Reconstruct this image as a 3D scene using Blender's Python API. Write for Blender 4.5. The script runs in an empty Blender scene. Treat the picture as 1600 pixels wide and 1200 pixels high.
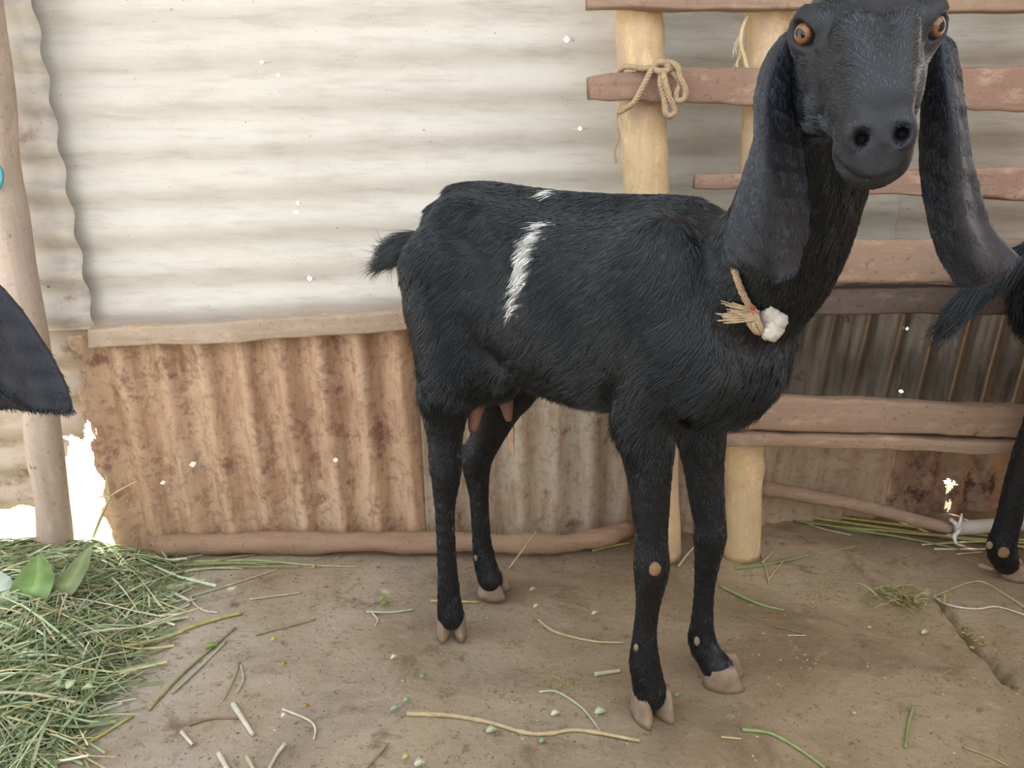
import bpy, math, random
import numpy as np
from mathutils import Vector, Matrix

random.seed(7)
RNG = np.random.default_rng(7)
scene = bpy.context.scene
COL = scene.collection

# ------------------------------------------------------------------ camera, sky, sun, exposure
F_PX, PITCH, CAM_H = 1213.0, math.radians(18.0), 0.84
cam_data = bpy.data.cameras.new('camera')
cam_data.sensor_fit = 'HORIZONTAL'
cam_data.sensor_width = 36.0
cam_data.lens = 36.0 * F_PX / 1600.0
cam_data.clip_start = 0.02
camera = bpy.data.objects.new('camera', cam_data)
COL.objects.link(camera)
camera.location = (0, 0, CAM_H)
camera.rotation_euler = (math.radians(90) - PITCH, 0, 0)
scene.camera = camera

world = bpy.data.worlds.new('sky')
scene.world = world
world.use_nodes = True
bg = world.node_tree.nodes['Background']
bg.inputs['Color'].default_value = (0.93, 0.965, 1.0, 1)
bg.inputs['Strength'].default_value = 1.25

sun_data = bpy.data.lights.new('sun', 'SUN')
sun_data.energy = 7.0
sun_data.angle = math.radians(3.0)
sun_data.color = (1.0, 0.95, 0.86)
sun = bpy.data.objects.new('sun', sun_data)
COL.objects.link(sun)
sun.rotation_euler = Vector((0.45, -0.62, -0.80)).to_track_quat('-Z', 'Y').to_euler()

vs = scene.view_settings
vs.view_transform = 'Standard'
vs.look = 'None'
vs.exposure = 1.05
vs.gamma = 1.0
vs.use_curve_mapping = False

# ------------------------------------------------------------------ placing helpers
CAM = np.array([0, 0, CAM_H])
FW = np.array([0, math.cos(PITCH), -math.sin(PITCH)])
UP = np.array([0, math.sin(PITCH), math.cos(PITCH)])
RT = np.array([1.0, 0, 0])

def ray(px, py):
    return FW + RT * ((px - 800) / F_PX) + UP * ((600 - py) / F_PX)

def ground(px, py, z=0.0):
    r = ray(px, py)
    return CAM + r * ((z - CAM_H) / r[2])

def aty(px, py, Y):
    r = ray(px, py)
    return CAM + r * (Y / r[1])

WP0 = np.array([-0.75, 1.47, 0.0])
WDIR = np.array([1.7, 0.16, 0.0]); WDIR /= np.linalg.norm(WDIR)
WNRM = np.array([WDIR[1], -WDIR[0], 0.0])          # towards the room

def wallp(px, py, off=0.0):
    r = ray(px, py)
    return CAM + r * (((WP0 + WNRM * off - CAM) @ WNRM) / (r @ WNRM))

def wall2(px, py, off=0.0):
    p = wallp(px, py, off)
    return (p - WP0) @ WDIR, p[2]

def w3(s, z, off=0.0):
    return WP0 + WDIR * s + WNRM * off + np.array([0, 0, z])

# ------------------------------------------------------------------ object helpers
def tag(o, label=None, cat=None, group=None, kind=None):
    if label: o['label'] = label
    if cat: o['category'] = cat
    if group: o['group'] = group
    if kind: o['kind'] = kind
    return o

def empty(name, loc=(0, 0, 0), rz=0.0, scale=1.0):
    o = bpy.data.objects.new(name, None)
    o.empty_display_size = 0.05
    o.location = loc
    o.rotation_euler = (0, 0, rz)
    o.scale = (scale,) * 3
    COL.objects.link(o)
    return o

def new_mesh(name, verts, faces, mat, smooth=True):
    me = bpy.data.meshes.new(name)
    me.from_pydata([tuple(map(float, v)) for v in verts], [], [tuple(int(i) for i in f) for f in faces])
    me.validate()
    if smooth:
        me.polygons.foreach_set('use_smooth', [True] * len(me.polygons))
    if mat: me.materials.append(mat)
    me.update()
    return me

def fast_mesh(name, verts, faces, mat, smooth=True):
    """numpy verts (n,3), faces (m,3|4)"""
    verts = np.asarray(verts, np.float32); faces = np.asarray(faces, np.int32)
    me = bpy.data.meshes.new(name)
    k = faces.shape[1]
    me.vertices.add(len(verts)); me.vertices.foreach_set('co', verts.ravel())
    me.loops.add(faces.size); me.loops.foreach_set('vertex_index', faces.ravel())
    me.polygons.add(len(faces))
    me.polygons.foreach_set('loop_start', np.arange(0, faces.size, k, dtype=np.int32))
    me.polygons.foreach_set('use_smooth', np.full(len(faces), smooth))
    if mat: me.materials.append(mat)
    me.update(calc_edges=True); me.validate()
    return me

def link(name, me, parent=None, loc=None):
    o = bpy.data.objects.new(name, me)
    COL.objects.link(o)
    if parent is not None: o.parent = parent
    if loc is not None: o.location = loc
    return o

def obj(name, verts, faces, mat, parent=None, smooth=True, local=False):
    """verts in world space; a top-level object gets its origin at its base, a child sits in its parent's space"""
    verts = np.asarray(verts, float)
    if parent is None:
        base = np.array([verts[:, 0].mean(), verts[:, 1].mean(), verts[:, 2].min()])
        return link(name, new_mesh(name, verts - base, faces, mat, smooth), None, tuple(base))
    if not local:
        b = np.zeros(3); p = parent
        while p is not None:
            b = b + np.array(p.location); p = p.parent
        verts = verts - b
    return link(name, new_mesh(name, verts, faces, mat, smooth), parent)

def colour_attr(me, cols):
    a = me.color_attributes.new('col', 'FLOAT_COLOR', 'POINT')
    a.data.foreach_set('color', np.c_[cols, np.ones(len(cols))].astype(np.float32).ravel())

def unit(v):
    v = np.asarray(v, float)
    return v / (np.linalg.norm(v) + 1e-12)

def wob(p, f=1.0, seed=0.0):
    """cheap smooth noise, vector valued"""
    p = np.asarray(p, float)
    x, y, z = p[..., 0] * f + seed, p[..., 1] * f + seed * 1.7, p[..., 2] * f - seed
    return np.stack([np.sin(x * 1.9 + 2.1 * np.sin(y * 1.3 + z)) * 0.6 + 0.4 * np.sin(z * 4.1 + x * 2.7),
                     np.sin(y * 2.2 + 1.9 * np.sin(z * 1.7 + x)) * 0.6 + 0.4 * np.sin(x * 3.7 + y * 3.1),
                     np.sin(z * 2.0 + 2.3 * np.sin(x * 1.5 + y)) * 0.6 + 0.4 * np.sin(y * 4.3 + z * 2.9)], -1)

def spline(pts, n):
    """Catmull-Rom through pts (k,d) -> (n,d)"""
    P = np.asarray(pts, float)
    if len(P) == 2:
        return P[0] + (P[1] - P[0]) * np.linspace(0, 1, n)[:, None]
    Q = np.vstack([2 * P[0] - P[1], P, 2 * P[-1] - P[-2]])
    t = np.linspace(0, len(P) - 1, n); i = np.minimum(t.astype(int), len(P) - 2); u = (t - i)[:, None]
    a, b, c, d = Q[i], Q[i + 1], Q[i + 2], Q[i + 3]
    return 0.5 * (2 * b + (c - a) * u + (2 * a - 5 * b + 4 * c - d) * u * u + (3 * b - a - 3 * c + d) * u ** 3)

def tube(path, radii, sides=8, cap=True, flat=1.0, closed=False, jitter=0.0):
    """-> verts, faces"""
    path = np.asarray(path, float); n = len(path)
    radii = np.broadcast_to(np.asarray(radii, float), (n,))
    V, Fc = [], []
    prev = None
    for i in range(n):
        if closed: t = unit(path[(i + 1) % n] - path[i - 1])
        else: t = unit(path[min(i + 1, n - 1)] - path[max(i - 1, 0)])
        if prev is None:
            ref = np.array([0, 0, 1.0]) if abs(t[2]) < 0.85 else np.array([0, 1.0, 0])
            b = unit(np.cross(t, ref))
        else:
            b = unit(prev - t * (prev @ t))
        prev = b
        c = np.cross(t, b)
        for k in range(sides):
            a = 2 * math.pi * k / sides
            r = radii[i] * (1 + jitter * math.sin(3 * a + i * .9) * .5 + jitter * math.sin(k * 12.9 + i * 7.3) * .5)
            V.append(path[i] + b * (r * math.cos(a)) + c * (r * flat * math.sin(a)))
    rings = n if closed else n - 1
    for i in range(rings):
        for k in range(sides):
            A = i * sides; B = ((i + 1) % n) * sides; k2 = (k + 1) % sides
            Fc.append((A + k, A + k2, B + k2, B + k))
    if cap and not closed:
        Fc.append(tuple(range(sides))[::-1]); Fc.append(tuple((n - 1) * sides + k for k in range(sides)))
    return np.array(V), Fc

def join(parts):
    V, Fc, o = [], [], 0
    for v, f in parts:
        V.append(np.asarray(v)); Fc += [tuple(i + o for i in q) for q in f]; o += len(v)
    return np.vstack(V), Fc

def rope_paths(path, r, strands=3, turns=20):
    """twisted strands round a path"""
    path = np.asarray(path, float); n = len(path); out = []
    frames = []; prev = None
    for i in range(n):
        t = unit(path[min(i + 1, n - 1)] - path[max(i - 1, 0)])
        if prev is None: b = unit(np.cross(t, [0.13, 0.2, 1.0]))
        else: b = unit(prev - t * (prev @ t))
        prev = b; frames.append((b, np.cross(t, b)))
    for s in range(strands):
        q = []
        for i in range(n):
            a = 2 * math.pi * (turns * i / (n - 1) + s / strands)
            q.append(path[i] + (frames[i][0] * math.cos(a) + frames[i][1] * math.sin(a)) * r * 0.55)
        out.append((np.array(q), r * 0.58))
    return out

def rope(pts, r, turns=20, n=90, sides=6):
    return join([tube(p, rr, sides) for p, rr in rope_paths(spline(pts, n), r, 3, turns)])

# ------------------------------------------------------------------ materials
def mat(name, rough=0.7, spec=0.35):
    m = bpy.data.materials.new(name); m.use_nodes = True
    b = m.node_tree.nodes['Principled BSDF']
    b.inputs['Roughness'].default_value = rough
    b.inputs['Specular IOR Level'].default_value = spec
    return m, m.node_tree, b

def N(nt, kind, **kw):
    n = nt.nodes.new(kind)
    for k, v in kw.items():
        if k in n.inputs: n.inputs[k].default_value = v
        else: setattr(n, k, v)
    return n

def coords(nt, scale=(1, 1, 1), rot=(0, 0, 0), source='Object'):
    tc = N(nt, 'ShaderNodeTexCoord'); mp = N(nt, 'ShaderNodeMapping')
    mp.inputs['Scale'].default_value = scale; mp.inputs['Rotation'].default_value = rot
    nt.links.new(tc.outputs[source], mp.inputs['Vector'])
    return mp.outputs['Vector']

def noise(nt, vec, scale, detail=6, rough=0.6, dist=0.0):
    n = N(nt, 'ShaderNodeTexNoise', Scale=scale, Detail=detail, Roughness=rough, Distortion=dist)
    nt.links.new(vec, n.inputs['Vector'])
    return n.outputs['Fac']

def ramp(nt, fac, stops):
    r = N(nt, 'ShaderNodeValToRGB'); e = r.color_ramp.elements
    while len(e) < len(stops): e.new(0.5)
    for el, (p, c) in zip(e, stops):
        el.position = p; el.color = (*c, 1) if len(c) == 3 else c
    nt.links.new(fac, r.inputs['Fac'])
    return r.outputs['Color']

def mix(nt, fac, a, b, mode='MIX'):
    m = N(nt, 'ShaderNodeMix', data_type='RGBA', blend_type=mode)
    for s, v in ((m.inputs[0], fac), (m.inputs[6], a), (m.inputs[7], b)):
        if isinstance(v, (int, float)): s.default_value = v
        elif isinstance(v, tuple): s.default_value = (*v, 1)
        else: nt.links.new(v, s)
    return m.outputs[2]

def bump(nt, b, h, strength=0.3, dist=0.004):
    n = N(nt, 'ShaderNodeBump', Strength=strength, Distance=dist)
    nt.links.new(h, n.inputs['Height']); nt.links.new(n.outputs['Normal'], b.inputs['Normal'])

W01 = [(0.0, (0, 0, 0)), (1.0, (1, 1, 1))]
def thresh(nt, fac, lo, hi):
    return ramp(nt, fac, [(lo, (0, 0, 0)), (hi, (1, 1, 1))])

def tin_material(name, base, dust, spot, rust, rust_amt=0.6, streak=(1, 1, 6), rough=0.5, metal=0.0, spec=0.5, speck=0.0):
    """weathered sheet metal: dust clouds, streaks along the ribs, rust blotches, fine specks"""
    m, nt, b = mat(name, rough, spec)
    v = coords(nt); vs_ = coords(nt, streak)
    c = mix(nt, thresh(nt, noise(nt, v, 5.0, 5), 0.35, 0.68), base, dust)
    c = mix(nt, thresh(nt, noise(nt, vs_, 7.0, 7, 0.65), 0.48, 0.72), c, spot)
    c = mix(nt, thresh(nt, noise(nt, v, 14.0, 8, 0.7), rust_amt, rust_amt + 0.10), c, rust)
    c = mix(nt, thresh(nt, noise(nt, v, 150.0, 3, 0.6), 0.69, 0.75), c, tuple(x * 0.55 for x in rust))
    if speck:
        sp_ = N(nt, 'ShaderNodeMath', operation='MULTIPLY'); sp_.inputs[1].default_value = speck
        nt.links.new(thresh(nt, noise(nt, v, 48.0, 9, .75, .4), .50, .62), sp_.inputs[0])
        c = mix(nt, sp_.outputs[0], c, tuple(x * 0.8 for x in rust))
        sp2 = N(nt, 'ShaderNodeMath', operation='MULTIPLY'); sp2.inputs[1].default_value = speck * .8
        nt.links.new(thresh(nt, noise(nt, v, 75.0, 9, .75, .4), .56, .66), sp2.inputs[0])
        c = mix(nt, sp2.outputs[0], c, tuple(min(1, x * 1.15) for x in dust))
    nt.links.new(c, b.inputs['Base Color'])
    b.inputs['Metallic'].default_value = metal
    bump(nt, b, noise(nt, v, 60.0, 6), 0.25, 0.003)
    return m

def wood_material(name, light, dark, axis=0, rough=0.75, dirt=None, ringscale=9.0):
    m, nt, b = mat(name, rough, 0.3)
    s = [60, 60, 60]; s[axis] = 3.0
    v = coords(nt, tuple(s)); v0 = coords(nt)
    g = noise(nt, v, 1.0, 8, 0.65, 0.6)
    c = ramp(nt, g, [(0.25, dark), (0.5, tuple((a + d) / 2 for a, d in zip(light, dark))), (0.72, light)])
    c = mix(nt, thresh(nt, noise(nt, v0, ringscale, 8, .7, .6), 0.42, 0.62), c, dirt or dark)
    c = mix(nt, thresh(nt, noise(nt, coords(nt, tuple(12 if q > 10 else 5 for q in s)), 3.0, 8, .7), 0.54, 0.66), c, tuple(min(1, x * 1.06) for x in light))
    c = mix(nt, thresh(nt, noise(nt, v0, 90.0, 5, .7), 0.58, 0.70), c, tuple(x * 0.8 for x in dark))
    c = mix(nt, thresh(nt, noise(nt, v0, 38.0, 4), 0.68, 0.74), c, tuple(x * 0.5 for x in dark))
    nt.links.new(c, b.inputs['Base Color'])
    bump(nt, b, mix(nt, .5, g, noise(nt, v0, 40, 8, .7)), 0.6, 0.005)
    return m

def plain_material(name, c1, c2, scale=30.0, rough=0.7, spec=0.3, bumps=0.25):
    m, nt, b = mat(name, rough, spec)
    f = noise(nt, coords(nt), scale, 5)
    nt.links.new(ramp(nt, f, [(0.3, c1), (0.7, c2)]), b.inputs['Base Color'])
    if bumps: bump(nt, b, f, bumps, 0.002)
    return m

def attr_material(name, rough=0.6, spec=0.4, trans=0.0, var=0.25, scale=60.0):
    m, nt, b = mat(name, rough, spec)
    a = N(nt, 'ShaderNodeAttribute', attribute_name='col')
    c = a.outputs['Color']
    if var:
        f = ramp(nt, noise(nt, coords(nt), scale, 3), [(0.3, (1 - var,) * 3), (0.7, (1 + var,) * 3)])
        c = mix(nt, 1.0, c, f, 'MULTIPLY')
    nt.links.new(c, b.inputs['Base Color'])
    if trans:
        b.inputs['Subsurface Weight'].default_value = trans
        b.inputs['Subsurface Radius'].default_value = (0.004, 0.006, 0.002)
        b.inputs['Subsurface Scale'].default_value = 0.5
    return m

M = {}
M['tin_pale'] = tin_material('galvanised_tin', (.62, .59, .53), (.69, .665, .605), (.52, .49, .43), (.45, .375, .29), 0.70, (1.2, 1, 9), .48, 0.0, .45)
M['tin_grey'] = tin_material('dull_grey_tin', (.43, .425, .38), (.50, .485, .43), (.34, .335, .30), (.33, .28, .22), 0.67, (1.2, 1, 9), .5)
M['tin_corner'] = tin_material('dusty_tin', (.52, .49, .44), (.60, .54, .46), (.36, .34, .33), (.36, .25, .18), 0.60, (2, 1, 6), .55)
M['tin_rust'] = tin_material('rusted_tin', (.50, .325, .215), (.61, .45, .31), (.37, .215, .13), (.27, .15, .105), 0.55, (8, 8, 1.2), .8, 0, .15, .55)
M['tin_mottled'] = tin_material('mottled_tin', (.44, .34, .25), (.52, .46, .37), (.33, .22, .13), (.24, .15, .09), 0.56, (6, 6, 1.2), .7, 0, .25, .45)
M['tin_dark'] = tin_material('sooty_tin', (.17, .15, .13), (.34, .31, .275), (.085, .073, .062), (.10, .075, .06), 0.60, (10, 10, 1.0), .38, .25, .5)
M['tin_lower'] = tin_material('brown_dusty_tin', (.50, .40, .30), (.56, .47, .37), (.36, .27, .20), (.30, .19, .13), 0.56, (2, 1, 5), .7, 0, .2)
M['tin_mud'] = tin_material('muddy_tin', (.46, .35, .255), (.53, .42, .31), (.37, .27, .19), (.17, .105, .075), 0.64, (4, 4, 1.5), .8, 0, .2, .4)
M['tin_scab'] = tin_material('flaking_rusted_tin', (.33, .22, .15), (.42, .30, .21), (.14, .075, .055), (.10, .05, .04), 0.52, (3, 3, 2), .85, 0, .15)
M['batten'] = wood_material('dusty_batten', (.52, .40, .30), (.36, .255, .18), 0, .8, (.46, .37, .29))
M['log'] = wood_material('barked_log', (.40, .265, .18), (.25, .155, .10), 0, .85, (.34, .235, .16), 14)
M['post'] = wood_material('grey_post', (.52, .42, .34), (.36, .27, .21), 2, .85, (.46, .38, .32), 6)
M['bamboo'] = wood_material('peeled_pole', (.76, .58, .34), (.62, .43, .23), 2, .55, (.54, .40, .27), 7)
M['rail'] = wood_material('red_brown_rail', (.44, .305, .225), (.22, .13, .095), 0, .75, (.30, .185, .135), 13)
M['rail_pale'] = wood_material('pale_rail', (.43, .31, .225), (.26, .165, .115), 0, .8, (.34, .235, .17), 11)
M['rail_shaded'] = wood_material('shaded_beam', (.17, .125, .105), (.085, .06, .05), 0, .7, (.13, .10, .085), 9)  # shade on the beam put into a darker wood colour
M['pipe'] = plain_material('grey_pipe', (.46, .42, .37), (.56, .53, .48), 20, .5)
M['rope'] = plain_material('jute_rope', (.38, .27, .165), (.54, .41, .27), 160, .9, .1, .4)
M['fibre'] = plain_material('straw_fibre', (.60, .46, .26), (.72, .58, .36), 120, .8, .2, .2)
M['bead'] = plain_material('chalky_bead', (.45, .41, .34), (.70, .67, .60), 90, .6, .3, .5)
M['red'] = plain_material('red_thread', (.40, .06, .04), (.5, .09, .06), 80, .8)
M['hoof'] = plain_material('hoof_horn', (.20, .145, .10), (.34, .26, .185), 45, .7, .3, .3)
M['teat'] = plain_material('teat_skin', (.20, .095, .075), (.30, .155, .125), 40, .5, .4, .2)
M['callus'] = plain_material('knee_callus', (.16, .10, .05), (.30, .20, .11), 160, .9, .2, .6)
M['strap'] = plain_material('white_plastic_strap', (.72, .70, .64), (.84, .83, .80), 60, .5)
M['outside'] = plain_material('sunlit_dry_soil', (.62, .57, .48), (.72, .68, .60), 8, .9)
M['cord'] = plain_material('teal_cord', (.06, .30, .34), (.09, .38, .42), 60, .6)
M['grass'] = attr_material('cut_grass', .5, .4, 0.0, .2, 90)
M['leaf'] = attr_material('leaf_blade', .4, .5, 0.0, .15, 40)
M['crumb'] = attr_material('floor_crumbs', .8, .2, 0.0, .2, 200)
# ================================================================== THE SETTING
# ---- floor: trodden earth and cement, uneven, with a crack
CRACK = np.array([ground(*p) for p in [(1455, 925), (1490, 965), (1505, 985), (1530, 1012), (1552, 1030), (1578, 1062)]])[:, :2]
CRACK2 = np.array([ground(*p) for p in [(1335, 870), (1360, 905), (1400, 930), (1455, 925)]])[:, :2]

def seg_dist(P, line):
    d = np.full(len(P), 9.0)
    for a, b in zip(line[:-1], line[1:]):
        ab = b - a; t = np.clip(((P - a) @ ab) / (ab @ ab), 0, 1)
        d = np.minimum(d, np.linalg.norm(P - (a + t[:, None] * ab), axis=1))
    return d

def floor_height(x, y):
    z = (0.0035 * np.sin(x * 5.1 + 1.7 * np.sin(y * 3.3)) + 0.0030 * np.sin(y * 7.3 + 1.3 * np.sin(x * 4.1 + 1))
         + 0.0016 * np.sin(x * 23 + 2 * np.sin(y * 17)) + 0.0013 * np.sin(y * 31 + 2 * np.sin(x * 19)))
    return z - 0.004

def make_floor():
    xs = np.unique(np.concatenate([np.arange(-1.9, 2.4, .016), np.arange(.70, 1.15, .006)]))
    ys = np.unique(np.concatenate([np.arange(-0.9, 1.80, .016), np.arange(.95, 1.35, .006)]))
    X, Y = np.meshgrid(xs, ys, indexing='ij')
    P = np.c_[X.ravel(), Y.ravel()]
    Z = floor_height(P[:, 0], P[:, 1])
    d = seg_dist(P + wob(np.c_[P, P[:, 0]], 60)[:, :2] * .003, CRACK)
    Z -= 0.030 * np.exp(-(d / .0070) ** 2)
    d2 = seg_dist(P + wob(np.c_[P, P[:, 0]], 50)[:, :2] * .004, CRACK2)
    Z -= 0.005 * np.exp(-(d2 / .008) ** 2)
    nx, ny = X.shape
    i = np.arange(nx * ny).reshape(nx, ny)
    Q = np.stack([i[:-1, :-1], i[1:, :-1], i[1:, 1:], i[:-1, 1:]], -1).reshape(-1, 4)
    m, nt, b = mat('trodden_earth_floor', .8, .3)
    v = coords(nt)
    big = noise(nt, v, 2.3, 6, .6, .8)
    c = ramp(nt, big, [(.32, (.170, .118, .066)), (.50, (.285, .212, .132)), (.68, (.40, .315, .21))])
    # grey cement shows through towards the fodder
    sx = N(nt, 'ShaderNodeSeparateXYZ'); nt.links.new(v, sx.inputs[0])
    mr = N(nt, 'ShaderNodeMapRange'); mr.inputs['From Min'].default_value = .45; mr.inputs['From Max'].default_value = -.75
    nt.links.new(sx.outputs['X'], mr.inputs['Value'])
    mm = N(nt, 'ShaderNodeMath', operation='MULTIPLY'); nt.links.new(mr.outputs[0], mm.inputs[0])
    nt.links.new(thresh(nt, noise(nt, v, 3.1, 6, .65, .5), .28, .62), mm.inputs[1])
    c = mix(nt, mm.outputs[0], c, (.44, .39, .33))
    # dark damp strip behind the goat
    vst = coords(nt, (1.0, 2.6, 1.0), (0, 0, .06))
    c = mix(nt, thresh(nt, noise(nt, vst, 2.0, 7, .68, .4), .55, .74), c, (.13, .09, .065))
    c = mix(nt, thresh(nt, noise(nt, v, 22, 8, .72), .58, .72), c, (.40, .315, .225))
    c = mix(nt, thresh(nt, noise(nt, v, 34, 8, .7), .57, .69), c, (.165, .12, .078))
    c = mix(nt, thresh(nt, noise(nt, v, 9, 9, .75, .5), .55, .66), c, (.20, .145, .09))
    c = mix(nt, thresh(nt, noise(nt, v, 150, 4, .6), .60, .70), c, (.14, .10, .068))
    c = mix(nt, thresh(nt, noise(nt, v, 170, 4, .6, 3), .68, .73), c, (.62, .53, .40))
    nt.links.new(c, b.inputs['Base Color'])
    r = ramp(nt, noise(nt, v, 3.0, 5), [(.38, (.42,) * 3), (.60, (.85,) * 3)])
    nt.links.new(r, b.inputs['Roughness'])
    h = mix(nt, .5, noise(nt, v, 45, 8, .7), noise(nt, coords(nt, (22, 40, 1), (0, 0, .25)), 1.0, 5))
    bump(nt, b, h, .8, .008)
    me = fast_mesh('floor', np.c_[P, Z], Q, m)
    o = link('floor', me)
    tag(o, 'trodden earth and cement floor, greyish left, brown right, with a crack', None, None, 'structure')
make_floor()

gv, gf = [(-9, 1.66, -.03), (9, 1.66, -.03), (9, 14, -.03), (-9, 14, -.03), (-9, -7, -.06), (-1.9, -7, -.06), (-1.9, 1.66, -.03)], [(0, 1, 2, 3), (4, 5, 6, 0)]  # left strip stretched out of view to bounce warm sunlight into the shed
tag(obj('ground', gv, gf, M['outside'], smooth=False), 'bright sunlit bare soil outside, seen through the gaps and extended unseen at the left for bounced light', None, None, 'structure')

# ---- corrugated sheets on the back wall
PITCH_M = 0.076

def sheet(name, s0, s1, z0, z1, mat_, off=0.0, amp=.0085, horiz=True, tilt=0.0, holes=(), parent=None,
          phase=0.0, edge=None, dent=.003, du=.03, dv=PITCH_M / 12, label=None, seed=0.0):
    """one corrugated sheet in the wall plane (wall coordinates s, z), ribs along u; holes are real openings"""
    cs, cz = (s0 + s1) / 2, (z0 + z1) / 2
    L, Hh = (s1 - s0), (z1 - z0)
    ul, vl = (L, Hh) if horiz else (Hh, L)
    us = list(np.linspace(-ul / 2, ul / 2, max(2, int(ul / du) + 1)))
    vs_ = list(np.linspace(-vl / 2, vl / 2, max(2, int(vl / dv) + 1)))
    ca, sa = math.cos(tilt), math.sin(tilt)
    hl = []
    for hs, hz, hr in holes:
        a, b = hs - cs, hz - cz
        a, b = a * ca + b * sa, -a * sa + b * ca
        u, v = (a, b) if horiz else (b, a)
        hl.append((u, v, hr))
        us = [x for x in us if abs(x - u) > hr * 1.3] + [u - hr, u - hr * .5, u + hr * .5, u + hr]
        vs_ = [x for x in vs_ if abs(x - v) > hr * 1.3] + [v - hr, v - hr * .5, v + hr * .5, v + hr]
    us = np.array(sorted(set(us))); vs_ = np.array(sorted(set(vs_)))
    U, V = np.meshgrid(us, vs_, indexing='ij')
    prof = amp * np.cos(2 * np.pi * (V + phase) / PITCH_M)
    Uo, Vo = U.copy(), V.copy()
    d = dent * (np.sin(U * 3.7 + seed + 2 * np.sin(V * 4.3)) + .7 * np.sin(V * 11 + 1.5 * np.sin(U * 6 + seed)))
    a, b = (U, V) if horiz else (V, U)
    S = cs + a * ca - b * sa; Z = cz + a * sa + b * ca
    O = off + prof + d
    front = np.array([w3(s, z, o) for s, z, o in zip(S.ravel(), Z.ravel(), O.ravel())])
    back = front - WNRM * .0015
    nu, nv = U.shape
    n = nu * nv
    keep = np.ones((nu - 1, nv - 1), bool)
    uc, vc = (us[:-1] + us[1:]) / 2, (vs_[:-1] + vs_[1:]) / 2
    for u, v, r in hl:
        du_, dv_ = np.abs(uc - u)[:, None], np.abs(vc - v)[None, :]
        keep &= ~(((du_ < r) & (dv_ < r * .5)) | ((du_ < r * .5) & (dv_ < r)))
    if edge is not None:
        Uc, Vc = np.meshgrid(uc, vc, indexing='ij')
        A, B = (Uc, Vc) if horiz else (Vc, Uc)
        keep &= edge(cs + A * ca - B * sa, cz + A * sa + B * ca)
    idx = np.arange(n).reshape(nu, nv)
    q = np.stack([idx[:-1, :-1], idx[1:, :-1], idx[1:, 1:], idx[:-1, 1:]], -1)[keep]
    quads = [q if horiz else q[:, ::-1], (q[:, ::-1] if horiz else q) + n]
    # rims of every open edge
    kp = np.zeros((nu + 1, nv + 1), bool); kp[1:-1, 1:-1] = keep
    rim = []
    for (dx, dy) in ((1, 0), (-1, 0), (0, 1), (0, -1)):
        nb = np.roll(np.roll(kp, -dx, 0), -dy, 1)[1:-1, 1:-1]
        ii, jj = np.nonzero(keep & ~nb)
        if dx == 1: e = (idx[ii + 1, jj], idx[ii + 1, jj + 1])
        elif dx == -1: e = (idx[ii, jj + 1], idx[ii, jj])
        elif dy == 1: e = (idx[ii + 1, jj + 1], idx[ii, jj + 1])
        else: e = (idx[ii, jj], idx[ii + 1, jj])
        rim.append(np.stack([e[0], e[1], e[1] + n, e[0] + n], -1))
    quads = np.vstack(quads + rim)
    verts = np.vstack([front, back])
    used = np.unique(quads); remap = np.full(len(verts), -1); remap[used] = np.arange(len(used))
    base = np.array(parent.location) if parent else np.zeros(3)
    me = fast_mesh(name, verts[used] - base, remap[quads], mat_)
    o = link(name, me, parent)
    if label: o['label'] = label
    return o

def hp(px, py, r=.0035, off=0.0):
    s, z = wall2(px, py, off)
    return (s, z, r)

wall = empty('wall_back', tuple(WP0))
tag(wall, 'shed wall of weathered corrugated tin sheets behind the goat', None, None, 'structure')

sP, _ = wall2(1004, 200); sL, _ = wall2(40, 300); sM, _ = wall2(1376, 300); sR, _ = wall2(1900, 300)
zB = wall2(400, 520)[1]
zT = 1.75
TL = math.radians(2.1)
sheet('upper_sheet', sL - .12, sP + .02, zB - .06, zT, M['tin_pale'], 0, .0042, True, TL,
      [hp(885, 62, .005), hp(906, 201, .0035), hp(465, 318, .003), hp(463, 332, .004), hp(483, 436, .0045), hp(434, 117, .003), hp(408, 97, .003)],
      wall, phase=.02, label='pale galvanised sheet with horizontal ribs')
sheet('upper_sheet', sP - .02, sM + .03, zB - .06, zT, M['tin_grey'], .003, .0045, True, math.radians(1.6), [], wall, phase=.012, seed=7,
      label='dull grey sheet between the peeled poles')
sheet('upper_sheet', sM - .02, sR, wall2(1450, 478)[1], zT, M['tin_grey'], -.006, .0045, True, math.radians(.6),
      [], wall, phase=.045, seed=2, label='dull grey sheet behind the pen rails')

# narrow sheet lapped over the left end, its ribs cut square so the edge looks wavy
cE, cz0 = wall2(139, 520, .028)
def corner_edge(S, Z):
    return np.ones_like(S, bool)
cE2, _ = wall2(52, 0, .028)
sheet('corner_sheet', cE - .62, (cE + cE2) / 2, cz0, zT, M['tin_corner'], .032, .0090, True, math.radians(1.0), [hp(75, 448, .002, .03)], wall, phase=.0, dent=.002, seed=4,
      label='dusty narrow sheet with a wavy edge')
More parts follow.
